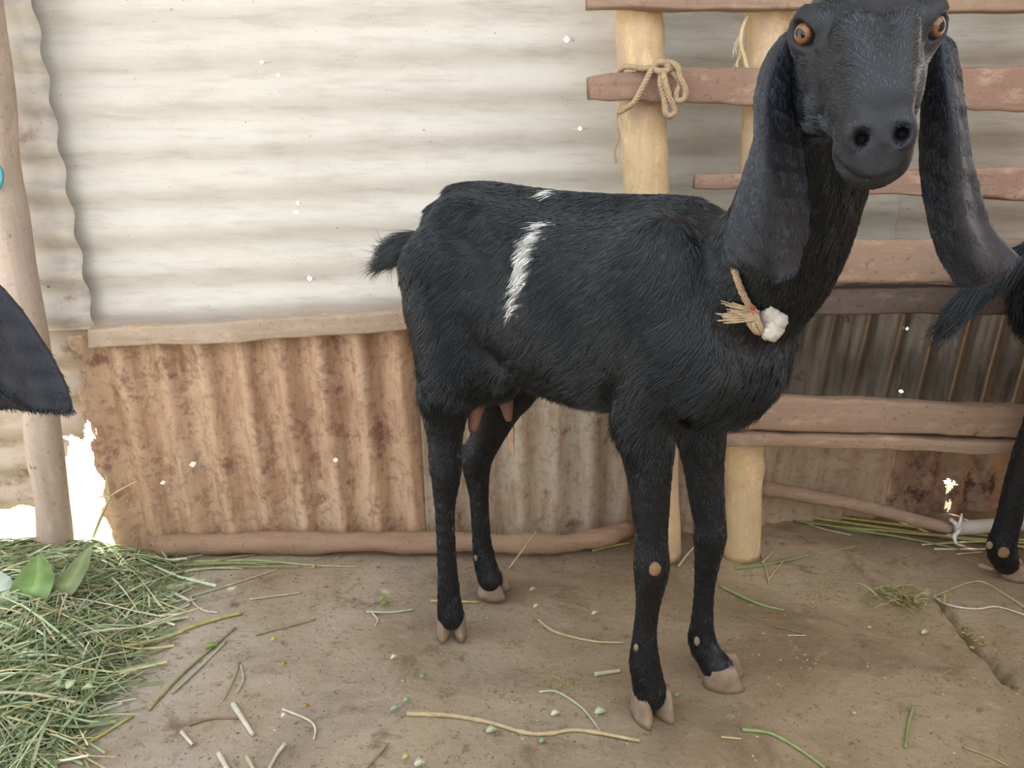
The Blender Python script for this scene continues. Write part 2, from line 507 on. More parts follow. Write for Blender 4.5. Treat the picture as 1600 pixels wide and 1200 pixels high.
# rotten lower corner sheet
def rot_edge(S, Z):
    zz = np.where(S < wall2(60, 700)[0], wall2(30, 792)[1], 0)
    r = wall2(130, 690)[1] + .035 * np.sin(S * 46) + .022 * np.sin(S * 131 + 1) + np.where(S > wall2(137, 600)[0], -.32, 0)
    lim = np.where(S < wall2(75, 700)[0], zz + .006 * np.sin(S * 90), r)
    hole = ((S - wall2(124, 702)[0]) / .014) ** 2 + ((Z - wall2(124, 702)[1]) / .010) ** 2 < 1
    h2 = ((S - wall2(105, 682)[0]) / .007) ** 2 + ((Z - wall2(105, 682)[1]) / .006) ** 2 < 1
    h3 = ((S - wall2(113, 690)[0]) / .005) ** 2 + ((Z - wall2(113, 690)[1]) / .006) ** 2 < 1
    right = S < wall2(150, 600)[0] + .010 * np.cos(2 * np.pi * Z / PITCH_M)
    return (Z > lim) & ~hole & ~h2 & ~h3 & right
sheet('lower_corner_sheet', cE - .62, wall2(160, 600)[0], .05, cz0 + .05, M['tin_lower'], .006, .0085, True, 0.0, [], wall, phase=.01, edge=rot_edge, du=.004, dv=.003, seed=6,
      label='rotten tin sheet with ragged holes at its foot')

# rusted sheets below the batten, ribs upright
TR = math.radians(2.6)
def rust_edge(S, Z):
    return (Z > -.015) & (S > wall2(158, 700)[0] + .010 * np.sin(Z * 50) + .006 * np.sin(Z * 121))
sheet('rusted_sheet', wall2(130, 690)[0], wall2(800, 690)[0], -.02, wall2(300, 500)[1], M['tin_rust'], .026, .0125, False, TR,
      [hp(306, 718, .0045), hp(258, 749, .0035), hp(528, 706, .004)], wall, phase=.012, edge=rust_edge, du=.006, dv=.004, seed=1,
      label='rust brown sheet with upright ribs')
sheet('mottled_sheet', wall2(660, 690)[0], wall2(1210, 690)[0], -.03, wall2(900, 490)[1], M['tin_mottled'], .030, .012, False, math.radians(.6),
      [], wall, phase=.03, du=.02, seed=5, label='mud-stained sheet with pale paint patches')

# darker sheets behind the pen
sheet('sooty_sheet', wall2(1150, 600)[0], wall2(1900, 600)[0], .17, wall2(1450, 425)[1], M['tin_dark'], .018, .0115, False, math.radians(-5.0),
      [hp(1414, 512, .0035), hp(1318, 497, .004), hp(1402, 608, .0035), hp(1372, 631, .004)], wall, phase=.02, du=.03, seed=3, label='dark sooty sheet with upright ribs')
def pale_edge(S, Z):
    return S < wall2(1386, 760)[0] - .02 * (Z - .1)
sheet('muddy_sheet', wall2(1120, 760)[0], wall2(1395, 760)[0], -.04, wall2(1300, 640)[1], M['tin_mud'], .012, .0075, False, math.radians(-.5), [], wall, phase=.0, edge=pale_edge, du=.02, seed=8,
      label='mud-caked sheet under the pen rail')
def scab_edge(S, Z):
    s1, z1 = wall2(1486, 758)
    star = np.hypot((S - s1) / 1.0, (Z - z1) / 1.5)
    ang = np.arctan2(Z - z1, S - s1)
    hole = star < .0095 + .0035 * np.sin(ang * 3 + .6) + .0025 * np.sin(ang * 7 + 1) + .0015 * np.sin(ang * 13)
    s2, z2 = wall2(1482, 790)
    h2 = (np.abs(S - s2) < .006) & (np.abs(Z - z2) < .012 + .004 * np.sin(S * 700))
    return ~hole & ~h2 & (Z > -.03)
sheet('flaking_sheet', wall2(1388, 760)[0], wall2(1900, 760)[0], -.04, wall2(1500, 620)[1], M['tin_scab'], -.004, .006, False, 0.0, [], wall, phase=.02, edge=scab_edge, du=.003, dv=.003, seed=9,
      label='flaking dark red rusted sheet with a torn hole')

# ---- roof and two walls outside the frame, added to shape the daylight
def flat_corr(name, p0, du_, dv_, nu, nv, ribs, mat_, label):
    V = []; p0 = np.array(p0, float); du_ = np.array(du_, float); dv_ = np.array(dv_, float)
    nn = unit(np.cross(du_, dv_))
    for th in (0, -.002):
        for i in range(nu + 1):
            for j in range(nv + 1):
                V.append(p0 + du_ * i / nu + dv_ * j / nv + nn * (.009 * math.cos(2 * math.pi * ribs * j / nv) + th))
    m = (nu + 1) * (nv + 1); Fc = []
    for i in range(nu):
        for j in range(nv):
            a = i * (nv + 1) + j
            Fc.append((a, a + nv + 1, a + nv + 2, a + 1)); Fc.append((a + m, a + 1 + m, a + nv + 2 + m, a + nv + 1 + m))
    o = obj(name, V, Fc, mat_)
    tag(o, label, None, None, 'structure')
flat_corr('added_roof', (-1.75, .70, 1.95), (0, 1.15, -.15), (4.2, 0, 0), 4, 440, 55, M['tin_grey'], 'unseen corrugated tin roof added above the pen to block sky light')  # added roof, its front edge set by how much sky reaches the goat
flat_corr('added_wall_right', (2.15, -.6, 0), (0, 2.3, 0), (0, 0, 1.9), 4, 200, 25, M['tin_rust'], 'unseen rusty corrugated wall added right of the pen to darken that side')  # added out of view to keep the right side darker
flat_corr('added_wall_front', (-1.2, -1.0, 0), (3.3, 0, 0), (0, 0, 1.25), 4, 130, 16, M['tin_dark'], 'unseen low dark tin wall added behind the viewer to block low light')  # added behind the camera so light falls from high in front
# ================================================================== TIMBER
def plank(name, A, B, depth_dir, thick, mat_, parent=None, seg=26, warp=.0025, seed=0.0, round_=.18, ends=(0, 0)):
    """A=(top,bottom) and B=(top,bottom) are the front corners at both ends; the plank is thick towards depth_dir"""
    A, B = np.array(A, float), np.array(B, float); dd = np.array(depth_dir, float)
    V, Fc = [], []
    k = 12
    for i in range(seg + 1):
        t = i / seg
        top = A[0] + (B[0] - A[0]) * t; bot = A[1] + (B[1] - A[1]) * t
        c = (top + bot) / 2 + dd * thick / 2; h = (top - bot) / 2; d = dd * thick / 2
        endf = 1 - .25 * (max(0, ends[0] - i) / max(1, ends[0])) ** 2 if ends[0] else 1
        ring = []
        for q in range(k):
            a = 2 * math.pi * (q + .5) / k
            cx, cy = math.cos(a), math.sin(a)
            p = 2.0 / (2 + 10 * (1 - round_))
            x = math.copysign(abs(cx) ** (p * 2 if False else p), cx); y = math.copysign(abs(cy) ** p, cy)
            ring.append(c + d * x + h * y * endf)
        ring = np.array(ring)
        off = wob(ring, 6.0, seed) * warp + wob(ring, 31.0, seed + 3) * warp * .6
        V.append(ring + off)
    V = np.vstack(V)
    for i in range(seg):
        for q in range(k):
            q2 = (q + 1) % k
            Fc.append((i * k + q, i * k + q2, (i + 1) * k + q2, (i + 1) * k + q))
    Fc.append(tuple(range(k))[::-1]); Fc.append(tuple(seg * k + q for q in range(k)))
    return obj(name, V, Fc, mat_, parent)

# batten over the join of the sheets
o = plank('wooden_batten', (wallp(136, 515, .062), wallp(140, 546, .062)), (wallp(985, 466, .068), wallp(985, 496, .068)), -WNRM, .022, M['batten'], warp=.0035, seed=1)
tag(o, 'long dusty wooden batten nailed where pale and rusted sheets meet', 'batten')

# upright post at the left
pp = spline([ground(92, 898), aty(78, 760, 1.355), aty(60, 620, 1.36), aty(30, 430, 1.36), aty(8, 300, 1.36), aty(-12, 130, 1.36), aty(-40, -120, 1.36)], 30)
pv, pf = tube(pp, np.linspace(.031, .030, 30) * (1 + .05 * np.sin(np.arange(30) * 1.1)), 18, jitter=.05)
tag(obj('wooden_post', pv, pf, M['post']), 'leaning dusty wooden post at the left, in front of the wall', 'post')
cp = [aty(-6, 256, 1.325), aty(2, 266, 1.326), aty(3, 282, 1.326), aty(-4, 298, 1.325)]
cv, cf = tube(spline(cp, 12), .0028, 6)
tag(obj('cord_loop', cv, cf, M['cord']), 'small teal cord loop on the left post', 'cord')

# log lying at the foot of the wall
lp = [ground(240, 856, .021), ground(330, 850, .024), ground(480, 848, .024), ground(620, 847, .023), ground(760, 848, .022), ground(860, 850, .020), ground(930, 842, .022), ground(985, 826, .026)]
lp = spline(lp, 44)
lv, lf = tube(lp, .0235 * (1 + .10 * np.sin(np.arange(44) * .7) + .06 * np.sin(np.arange(44) * 2.1)) * np.linspace(1.02, .82, 44), 14, jitter=.08)
tag(obj('bark_log', lv, lf, M['log']), 'crooked brown log lying along the foot of the rusted wall', 'log')

# ---- the pen: two peeled poles and rough rails
pen = empty('wooden_pen_fence', tuple(ground(1150, 880)))
tag(pen, 'rough wooden pen fence of peeled poles and rails behind the goat', 'fence')
YP = 1.43
def pole(pts, rad, knots=()):
    path = spline(pts, 46); r = np.full(46, rad)
    t = np.linspace(0, 1, 46)
    for kn in knots: r = r * (1 + .10 * np.exp(-((t - kn) / .012) ** 2) - .03 * np.exp(-((t - kn - .02) / .012) ** 2))
    r = r * (1 + .02 * np.sin(t * 31))
    v, f = tube(path, r, 20, jitter=.02)
    return obj('post', v, f, M['bamboo'], pen)
pole([ground(1034, 865), aty(1030, 780, YP), aty(1022, 600, YP), aty(1010, 300, YP), aty(1003, 160, YP), aty(998, 20, YP), aty(992, -160, YP)], .0405, (.30, .565, .79))
pole([ground(1158, 865), aty(1160, 780, YP), aty(1166, 600, YP), aty(1186, 330, YP), aty(1197, 140, YP), aty(1203, 30, YP), aty(1212, -160, YP)], .0385, (.22, .47, .72))
pole([ground(1752, 865), aty(1750, 600, YP), aty(1748, 300, YP), aty(1746, -160, YP)], .040, (.25, .55, .8))
DY = (0, 1, 0)
RW = 1.7
YR = 1.362
def rail(px0, t0, b0, px1, t1, b1, thick, m, y=YR, **kw):
    return plank('rail', (aty(px0, t0, y), aty(px0, b0, y)), (aty(px1, t1, y), aty(px1, b1, y)), DY, thick, M[m], pen, **kw)
rail(918, -25, 13, 1800, -20, 19, .032, 'rail_pale', seed=2, warp=.003)
rail(918, 112, 160, 1800, 100, 176, .034, 'rail', seed=3, ends=(6, 0), warp=.0045)
rail(1088, 271, 293, 1800, 258, 322, .03, 'rail', seed=4, warp=.003)
rail(1180, 378, 445, 1800, 374, 440, .03, 'rail_pale', y=YR + .01, seed=5, warp=.003)
rail(1180, 452, 496, 1800, 447, 492, .045, 'rail_shaded', y=YR + .02, seed=6, warp=.0025)
rail(1128, 623, 676, 1800, 642, 690, .04, 'rail_pale', seed=7, warp=.004)
rail(1128, 680, 697, 1800, 694, 716, .034, 'rail_pale', y=YR - .004, seed=8, warp=.004)

# rope lashing the second rail to the first pole
yr = YR - .012
tie = empty('jute_rope_tie', tuple(aty(1035, 180, YR)))
tag(tie, 'frayed jute rope knotted round the second rail and peeled pole', 'rope')
def rp(name, pts, r, turns=14, n=70, par=tie, m='rope'):
    v, f = rope([np.array(p) for p in pts], r, turns, n)
    return obj(name, v, f, M[m], par)
rp('lashing', [aty(968, 112, YR + .03), aty(978, 104, YR - .002), aty(1005, 107, yr + .003), aty(1028, 103, yr)], .0042, 8)
rp('lashing', [aty(1030, 102, yr), aty(1020, 106, yr - .004), aty(1006, 132, yr - .006), aty(992, 158, yr - .004), aty(980, 168, yr + .006), aty(966, 176, YR + .012)], .0046, 9)
rp('loop', [aty(1030, 104, yr), aty(1043, 98, yr - .008), aty(1058, 104, yr - .012), aty(1063, 122, yr - .014), aty(1071, 140, yr - .014), aty(1069, 154, yr - .013), aty(1058, 158, yr - .012), aty(1056, 146, yr - .010), aty(1062, 130, yr - .008), aty(1050, 112, yr - .004)], .0052, 13)
rp('loop', [aty(1036, 104, yr - .004), aty(1032, 128, yr - .010), aty(1038, 155, yr - .012), aty(1040, 176, yr - .014), aty(1048, 181, yr - .014), aty(1054, 172, yr - .013), aty(1046, 152, yr - .016), aty(1040, 130, yr - .017), aty(1036, 110, yr - .010)], .0050, 13)
rp('knot', [aty(1022, 106, yr - .004), aty(1028, 98, yr - .010), aty(1040, 98, yr - .012), aty(1044, 108, yr - .010), aty(1034, 112, yr - .010), aty(1024, 108, yr - .006)], .0055, 6, 40)
rp('loose_end', [aty(966, 176, YR + .012), aty(962, 190, YR + .006), aty(966, 205, YR + .004), aty(964, 222, YR + .004), aty(960, 238, YR + .004), aty(963, 254, YR + .004)], .0022, 10)
# fibre stripped from the second pole
fp = [aty(1170, 22, YP - .045), aty(1160, 45, YP - .048), aty(1158, 70, YP - .048), aty(1163, 90, YP - .046), aty(1169, 112, YP - .046)]
fv, ff = tube(spline(fp, 16), np.linspace(.003, .004, 16), 6, flat=.5)
parts = [(fv, ff)]
for k in range(9):
    a = aty(1158 + random.uniform(-2, 4), 50 + 5 * k, YP - .047); b = a + np.array([random.uniform(-.014, .004), -.004, -random.uniform(.02, .05)])
    parts.append(tube(spline([a, (a + b) / 2 + np.array([-.004, 0, 0]), b], 6), .0007, 4))
fv, ff = join(parts)
tag(obj('bark_strip', fv, ff, M['fibre']), 'frayed straw coloured bark strip hanging on the second peeled pole', 'bark strip')

# leaning pole and pipe at the foot of the far sheets
yb = 1.50
a0, a1 = aty(1186, 762, yb), aty(1484, 826, 1.47)
lv, lf = tube(spline([a0, aty(1330, 787, yb), a1], 24), np.linspace(.017, .0125, 24), 12, jitter=.05)
tag(obj('fallen_pole', lv, lf, M['rail_pale']), 'thin pale pole slanting down behind the right pole', 'pole')
lv, lf = tube(spline([aty(1488, 826, 1.47), aty(1600, 818, 1.47), aty(1760, 812, 1.47)], 16), .0150, 14)
tag(obj('grey_pipe', lv, lf, M['pipe']), 'pale grey pipe lying by the wall behind the rightmost leg', 'pipe')
sv, sf = [], []
pc = aty(1488, 826, 1.47)
ringp = [pc + np.array([.004 * math.sin(3 * a), .0185 * math.cos(a), .0185 * math.sin(a)]) for a in np.linspace(0, 2 * math.pi, 20)[:-1]]
b1 = tube(np.array(ringp), .0045, 6, closed=True)
b2 = tube(spline([pc + np.array([-.002, -.02, .01]), pc + np.array([0, -.022, .028]), pc + np.array([.006, -.012, .042])], 8), np.linspace(.005, .002, 8), 6, flat=.4)
b3 = tube(spline([pc + np.array([-.004, -.02, 0]), pc + np.array([-.006, -.025, -.012]), pc + np.array([.0, -.026, -.022])], 8), np.linspace(.005, .003, 8), 6, flat=.4)
sv, sf = join([b1, b2, b3])
tag(obj('plastic_strap', sv, sf, M['strap']), 'torn white plastic strap tied at the end of the grey pipe', 'strap')
# ================================================================== GOATS
class Field:
    """a signed distance field on a voxel grid; shapes are blended in, then polygonised as one skin"""
    def __init__(self, lo, hi, h):
        self.lo = np.array(lo, float); self.h = h
        self.n = np.ceil((np.array(hi) - self.lo) / h).astype(int) + 1
        self.f = np.full(self.n, .06, np.float32)
        self.ax = [(self.lo[i] + np.arange(self.n[i]) * h).astype(np.float32) for i in range(3)]
    def box(self, lo, hi):
        a = np.clip(np.floor((np.array(lo) - self.lo) / self.h).astype(int), 0, self.n)
        b = np.clip(np.ceil((np.array(hi) - self.lo) / self.h).astype(int) + 1, 0, self.n)
        sl = tuple(slice(i, j) for i, j in zip(a, b))
        X, Y, Z = np.meshgrid(*[self.ax[i][sl[i]] for i in range(3)], indexing='ij')
        return sl, X, Y, Z
    def add(self, sl, d, k):
        a = self.f[sl]
        if k <= 0: self.f[sl] = np.minimum(a, d); return
        hh = np.maximum(k - np.abs(a - d), 0) / k
        self.f[sl] = np.minimum(a, d) - hh * hh * k * .25
    def cut(self, sl, d, k):
        a = self.f[sl]; d = -d
        hh = np.maximum(k - np.abs(a - d), 0) / k
        self.f[sl] = np.maximum(a, d) + hh * hh * k * .25
    def cap(self, p, q, r1, r2, k=.02, sub=False, ys=1.0):
        p, q = np.asarray(p, float), np.asarray(q, float); R = max(r1, r2) + .03 + k
        sl, X, Y, Z = self.box(np.minimum(p, q) - R, np.maximum(p, q) + R)
        if X.size == 0: return
        d = q - p; L2 = d @ d + 1e-12
        t = np.clip(((X - p[0]) * d[0] + (Y - p[1]) * d[1] + (Z - p[2]) * d[2]) / L2, 0, 1)
        D = np.sqrt((X - p[0] - t * d[0]) ** 2 + ((Y - p[1] - t * d[1]) / ys) ** 2 + (Z - p[2] - t * d[2]) ** 2) - (r1 + (r2 - r1) * t)
        (self.cut if sub else self.add)(sl, D, k)
    def chain(self, pts, rads, k=.012, ys=1.0, n=None):
        pr = spline(np.c_[np.array(pts), np.array(rads)], n or (len(pts) * 3))
        for a, b in zip(pr[:-1], pr[1:]): self.cap(a[:3], b[:3], a[3], b[3], k, ys=ys)
    def ell(self, c, r, k=.03, R=None, sub=False):
        c, r = np.asarray(c, float), np.asarray(r, float); m = r.max() + .03 + k
        sl, X, Y, Z = self.box(c - m, c + m)
        if X.size == 0: return
        P = np.stack([X - c[0], Y - c[1], Z - c[2]], -1)
        if R is not None: P = P @ np.asarray(R, np.float32).T      # rows of R are the ellipsoid's own axes
        k0 = np.sqrt(((P / r) ** 2).sum(-1)); k1 = np.sqrt(((P / (r * r)) ** 2).sum(-1)) + 1e-6
        (self.cut if sub else self.add)(sl, (k0 * (k0 - 1) / k1).astype(np.float32), k)
    def loft(self, st, k=.03, p=2.2, org=None, R=None):
        """stations (a, top, bottom, halfwidth) along the frame's first axis; third axis is up"""
        st = np.array(st, float); a0, a1 = st[0, 0], st[-1, 0]
        if R is None:
            sl, X, Y, Z = self.box((a0 - .05, -st[:, 3].max() - .05, st[:, 2].min() - .05), (a1 + .05, st[:, 3].max() + .05, st[:, 1].max() + .05))
            A, Lw, U = X, Y, Z
        else:
            m = max(abs(a0), abs(a1)) + .10
            sl, X, Y, Z = self.box(org - m, org + m)
            P = np.stack([X - org[0], Y - org[1], Z - org[2]], -1) @ np.asarray(R, np.float32).T
            A, Lw, U = P[..., 0], P[..., 1], P[..., 2]
        Ac = np.clip(A, a0, a1)
        q = spline(st, 80)
        o = np.argsort(q[:, 0]); q = q[o]
        tp, bt, hw = (np.interp(Ac, q[:, 0], q[:, i]) for i in (1, 2, 3))
        hh = np.maximum((tp - bt) / 2, .004); cc = (tp + bt) / 2
        e = (np.abs(Lw / hw) ** p + np.abs((U - cc) / hh) ** p) ** (1 / p)
        d = (e - 1) * np.minimum(hw, hh) * .9
        d = np.sqrt(np.maximum(d, 0) ** 2 + (A - Ac) ** 2) + np.minimum(d, 0)
        self.add(sl, d.astype(np.float32), k)
    def sample(self, P):
        g = (np.asarray(P, float) - self.lo) / self.h
        g = np.clip(g, 0, self.n - 1.001); i = g.astype(int); t = g - i
        out = 0
        for dx in (0, 1):
            for dy in (0, 1):
                for dz in (0, 1):
                    w = np.where(dx, t[..., 0], 1 - t[..., 0]) * np.where(dy, t[..., 1], 1 - t[..., 1]) * np.where(dz, t[..., 2], 1 - t[..., 2])
                    out = out + w * self.f[i[..., 0] + dx, i[..., 1] + dy, i[..., 2] + dz]
        return out
    def mesh(self):
        f = self.f; s = f < 0
        nx, ny, nz = f.shape
        cnt = np.zeros((nx - 1, ny - 1, nz - 1), np.int8)
        for dx in (0, 1):
            for dy in (0, 1):
                for dz in (0, 1):
                    cnt += s[dx:nx - 1 + dx, dy:ny - 1 + dy, dz:nz - 1 + dz]
        I = np.argwhere((cnt > 0) & (cnt < 8))
        vid = np.full(cnt.shape, -1, np.int32); vid[I[:, 0], I[:, 1], I[:, 2]] = np.arange(len(I))
        cn = [(a, b, c) for a in (0, 1) for b in (0, 1) for c in (0, 1)]
        val = {c: f[I[:, 0] + c[0], I[:, 1] + c[1], I[:, 2] + c[2]] for c in cn}
        acc = np.zeros((len(I), 3)); num = np.zeros(len(I))
        for c in cn:
            for a in range(3):
                if c[a] == 0:
                    d = list(c); d[a] = 1; d = tuple(d)
                    v0, v1 = val[c], val[d]; m = (v0 < 0) != (v1 < 0)
                    t = np.where(m, v0 / np.where(m, v0 - v1, 1), 0)
                    p = np.tile(np.array(c, float), (len(I), 1)); p[:, a] = t
                    acc += p * m[:, None]; num += m
        V = self.lo + (I + acc / num[:, None]) * self.h
        quads = []
        for a in range(3):
            b, c = (a + 1) % 3, (a + 2) % 3
            s0 = [slice(None)] * 3; s1 = [slice(None)] * 3
            s0[a] = slice(0, -1); s1[a] = slice(1, None)
            E = np.argwhere(s[tuple(s0)] != s[tuple(s1)])
            E = E[(E[:, b] > 0) & (E[:, c] > 0) & (E[:, b] < f.shape[b] - 1) & (E[:, c] < f.shape[c] - 1)]
            ins = s[E[:, 0], E[:, 1], E[:, 2]]
            def g(db, dc):
                J = E.copy(); J[:, b] -= db; J[:, c] -= dc
                return vid[J[:, 0], J[:, 1], J[:, 2]]
            q = np.stack([g(1, 1), g(0, 1), g(0, 0), g(1, 0)], -1)
            q[~ins] = q[~ins][:, ::-1]
            quads.append(q)
        return V, np.vstack(quads)

def vert_normals(V, Q):
    nr = np.cross(V[Q[:, 2]] - V[Q[:, 0]], V[Q[:, 3 if Q.shape[1] > 3 else 1]] - V[Q[:, 1 if Q.shape[1] > 3 else 0]])
    if Q.shape[1] == 3: nr = np.cross(V[Q[:, 1]] - V[Q[:, 0]], V[Q[:, 2]] - V[Q[:, 0]])
    out = np.zeros_like(V)
    for i in range(Q.shape[1]): np.add.at(out, Q[:, i], nr)
    return out / (np.linalg.norm(out, axis=1, keepdims=True) + 1e-12)

# coat materials
m_skin, nt, b = mat('goat_skin', .55, .4)
a_ = N(nt, 'ShaderNodeAttribute', attribute_name='col'); nt.links.new(a_.outputs['Color'], b.inputs['Base Color'])
bump(nt, b, noise(nt, coords(nt), 260, 4), .3, .002)
M['skin'] = m_skin
m_fur, nt, b = mat('goat_fur', .25, .85)
a_ = N(nt, 'ShaderNodeAttribute', attribute_name='col'); nt.links.new(a_.outputs['Color'], b.inputs['Base Color'])
b.inputs['Specular Tint'].default_value = (.78, .89, 1.0, 1)  # blue sheen of the sky put into the hair's specular tint
M['fur'] = m_fur
m_eye, nt, b = mat('goat_eye', .06, .35)
v_ = coords(nt)
sx = N(nt, 'ShaderNodeSeparateXYZ'); nt.links.new(v_, sx.inputs[0])
def mth(op, a, b_=None, nt=nt):
    n = N(nt, 'ShaderNodeMath', operation=op)
    for i, q in enumerate((a, b_)):
        if q is None: continue
        if isinstance(q, (int, float)): n.inputs[i].default_value = q
        else: nt.links.new(q, n.inputs[i])
    return n.outputs[0]
# eye object: +X looks out, Y along the slit, Z up
rad = mth('SQRT', mth('ADD', mth('MULTIPLY', sx.outputs['Y'], sx.outputs['Y']), mth('MULTIPLY', sx.outputs['Z'], sx.outputs['Z'])))
ey, ez = mth('DIVIDE', sx.outputs['Y'], .0062), mth('DIVIDE', sx.outputs['Z'], .0040)
pup = ramp(nt, mth('ADD', mth('MULTIPLY', ey, ey), mth('MULTIPLY', ez, ez)), [(.75, (1, 1, 1)), (1.0, (0, 0, 0))])
iris = ramp(nt, mth('DIVIDE', rad, .0135), [(.0, (.14, .06, .02)), (.35, (.25, .11, .04)), (.56, (.20, .085, .03)), (.66, (.03, .02, .015)), (.82, (.02, .015, .013)), (1.0, (.25, .18, .15))])
c_ = mix(nt, pup, iris, (.004, .004, .006))
nt.links.new(c_, b.inputs['Base Color']); b.inputs['Coat Weight'].default_value = .3; b.inputs['Coat Roughness'].default_value = .02
M['eye'] = m_eye

BLACK = np.array([.0046, .0056, .0080])
def fur(name, V, Q, n, dirfn, lenfn, colfn, parent, weight=None, seg=5, rad=.00034, lift=.28, seed=1, clump=.30):
    rng = np.random.default_rng(seed)
    T = np.vstack([Q[:, [0, 1, 2]], Q[:, [0, 2, 3]]]) if Q.shape[1] == 4 else Q
    A, B, C = V[T[:, 0]], V[T[:, 1]], V[T[:, 2]]
    ar = np.linalg.norm(np.cross(B - A, C - A), axis=1)
    if weight is not None: ar = ar * weight((A + B + C) / 3)
    cdf = np.cumsum(ar); pick = np.searchsorted(cdf, rng.random(n) * cdf[-1])
    pick = np.minimum(pick, len(T) - 1)
    u, v = rng.random((2, n)); m = u + v > 1; u[m], v[m] = 1 - u[m], 1 - v[m]
    P = A[pick] + (B - A)[pick] * u[:, None] + (C - A)[pick] * v[:, None]
    VN = vert_normals(V, Q)
    Nn = VN[T[pick, 0]] * (1 - u - v)[:, None] + VN[T[pick, 1]] * u[:, None] + VN[T[pick, 2]] * v[:, None]
    Nn /= np.linalg.norm(Nn, axis=1, keepdims=True) + 1e-9
    D = dirfn(P, Nn) + wob(P, 95.0, seed) * clump + wob(P, 26.0, seed + 5) * clump * .7 + rng.normal(0, .10, (n, 3))
    D = D - Nn * (D * Nn).sum(1, keepdims=True)
    D /= np.linalg.norm(D, axis=1, keepdims=True) + 1e-9
    L = lenfn(P) * rng.uniform(.65, 1.15, n)
    lf = lift * rng.uniform(.55, 1.3, n)
    s = np.linspace(0, 1, seg)
    ang = lf[:, None] * (1 - .75 * s[None, :])
    pts = np.zeros((n, seg, 3)); pts[:, 0] = P - Nn * .0006
    for i in range(1, seg):
        st = (L / (seg - 1))[:, None]
        gdir = D * np.cos(ang[:, i])[:, None] + Nn * np.sin(ang[:, i])[:, None]
        gdir[:, 2] -= .18 * s[i]
        pts[:, i] = pts[:, i - 1] + gdir * st
    cu = bpy.data.hair_curves.new(name)
    cu.add_curves([seg] * n)
    cu.attributes['position'].data.foreach_set('vector', pts.astype(np.float32).ravel())
    ra = cu.attributes.get('radius') or cu.attributes.new('radius', 'FLOAT', 'POINT')
    rr = rad * (1 - .80 * s ** 1.5)
    ra.data.foreach_set('value', np.tile(rr, n).astype(np.float32))
    cols = colfn(P) * (rng.uniform(.55, 1.1, (n, 1)) + 1.3 * (rng.random((n, 1)) < .10))
    ca = cu.attributes.new('col', 'FLOAT_COLOR', 'CURVE')
    ca.data.foreach_set('color', np.c_[cols, np.ones(n)].astype(np.float32).ravel())
    cu.materials.append(M['fur'])
    o = bpy.data.objects.new(name, cu); COL.objects.link(o); o.parent = parent
    return o

def claw_mesh(length, width, height, sgn):
    """half of a cloven hoof: toe towards +X, inner face at y=0"""
    n = 14; V = []; 
    for lv, (z, l, w, sh) in enumerate([(0, 1.0, 1.0, 0), (.25, .98, 1.02, -.005), (.7, .80, .97, -.05), (1.0, .66, .90, -.09)]):
        for k in range(n):
            a = 2 * math.pi * k / n
            x = math.cos(a); y = math.sin(a)
            tape = 1 - .45 * max(0, x) ** 2
            V.append((length * (.5 * x * l + sh), sgn * width * (.5 + .5 * y * w * tape) , z * height * (1 - .25 * (.5 - .5 * x) * (z > .5))))
    Fc = [tuple(range(n))[::-1]] + [tuple(3 * n + k for k in range(n))]
    for lv in range(3):
        for k in range(n): Fc.append((lv * n + k, lv * n + (k + 1) % n, (lv + 1) * n + (k + 1) % n, (lv + 1) * n + k))
    if sgn < 0: Fc = [f[::-1] for f in Fc]
    return np.array(V), Fc

def ear_mesh(rows, th=.0045, nu=44, nv=20):
    """rows: list of (L, F, R) 3-D points from root to tip -> closed two-sided sheet"""
    R = np.array(rows)                                     # k,3,3
    cols = [spline(R[:, i], nu) for i in range(3)]
    G = np.zeros((nu, nv, 3))
    for i in range(nu):
        l, f_, r = cols[0][i], cols[1][i], cols[2][i]
        q = np.array([l, (l + f_) / 2 + (f_ - (l + r) / 2) * .10, f_, (r + f_) / 2 - (f_ - (l + r) / 2) * .16, r])
        G[i] = spline(q, nv)
    du = np.gradient(G, axis=0); dv = np.gradient(G, axis=1)
    nn = np.cross(du, dv); nn /= np.linalg.norm(nn, axis=2, keepdims=True) + 1e-12
    # soft wrinkles
    G = G + nn * (wob(G, 60, 2)[..., :1] * .0012)
    e = np.minimum(1, np.minimum(np.arange(nv), np.arange(nv)[::-1]) / 3.0)[None, :, None]
    t2 = np.minimum(1, (nu - 1 - np.arange(nu)) / 3.0)[:, None, None]
    half = nn * th / 2 * np.sqrt(np.clip(e * t2, .04, 1))
    A = (G + half).reshape(-1, 3); B = (G - half).reshape(-1, 3)
    i = np.arange(nu * nv).reshape(nu, nv); n = nu * nv
    q = np.stack([i[:-1, :-1], i[1:, :-1], i[1:, 1:], i[:-1, 1:]], -1).reshape(-1, 4)
    rim = np.concatenate([i[:, 0], i[-1, 1:], i[::-1, -1][1:], i[0, ::-1][1:-1]])
    r2 = np.roll(rim, -1)
    Q = np.vstack([q, q[:, ::-1] + n, np.stack([r2, rim, rim + n, r2 + n], -1)])
    V = np.vstack([A, B])
    VN = vert_normals(V, Q)
    c = G.reshape(-1, 3)
    if ((VN[:n] * half.reshape(-1, 3)).sum(1)).mean() < 0: Q = Q[:, ::-1].copy()
    return V, Q

HEAD_ST = [(-.100, -.030, -.070, .026), (-.078, .000, -.088, .041), (-.045, .022, -.092, .050), (-.01, .030, -.092, .0525), (.022, .028, -.086, .0455),
           (.050, .025, -.076, .0375), (.078, .021, -.064, .0310), (.102, .014, -.056, .0275), (.120, .006, -.053, .0260), (.136, -.007, -.050, .0230), (.145, -.018, -.044, .016)]

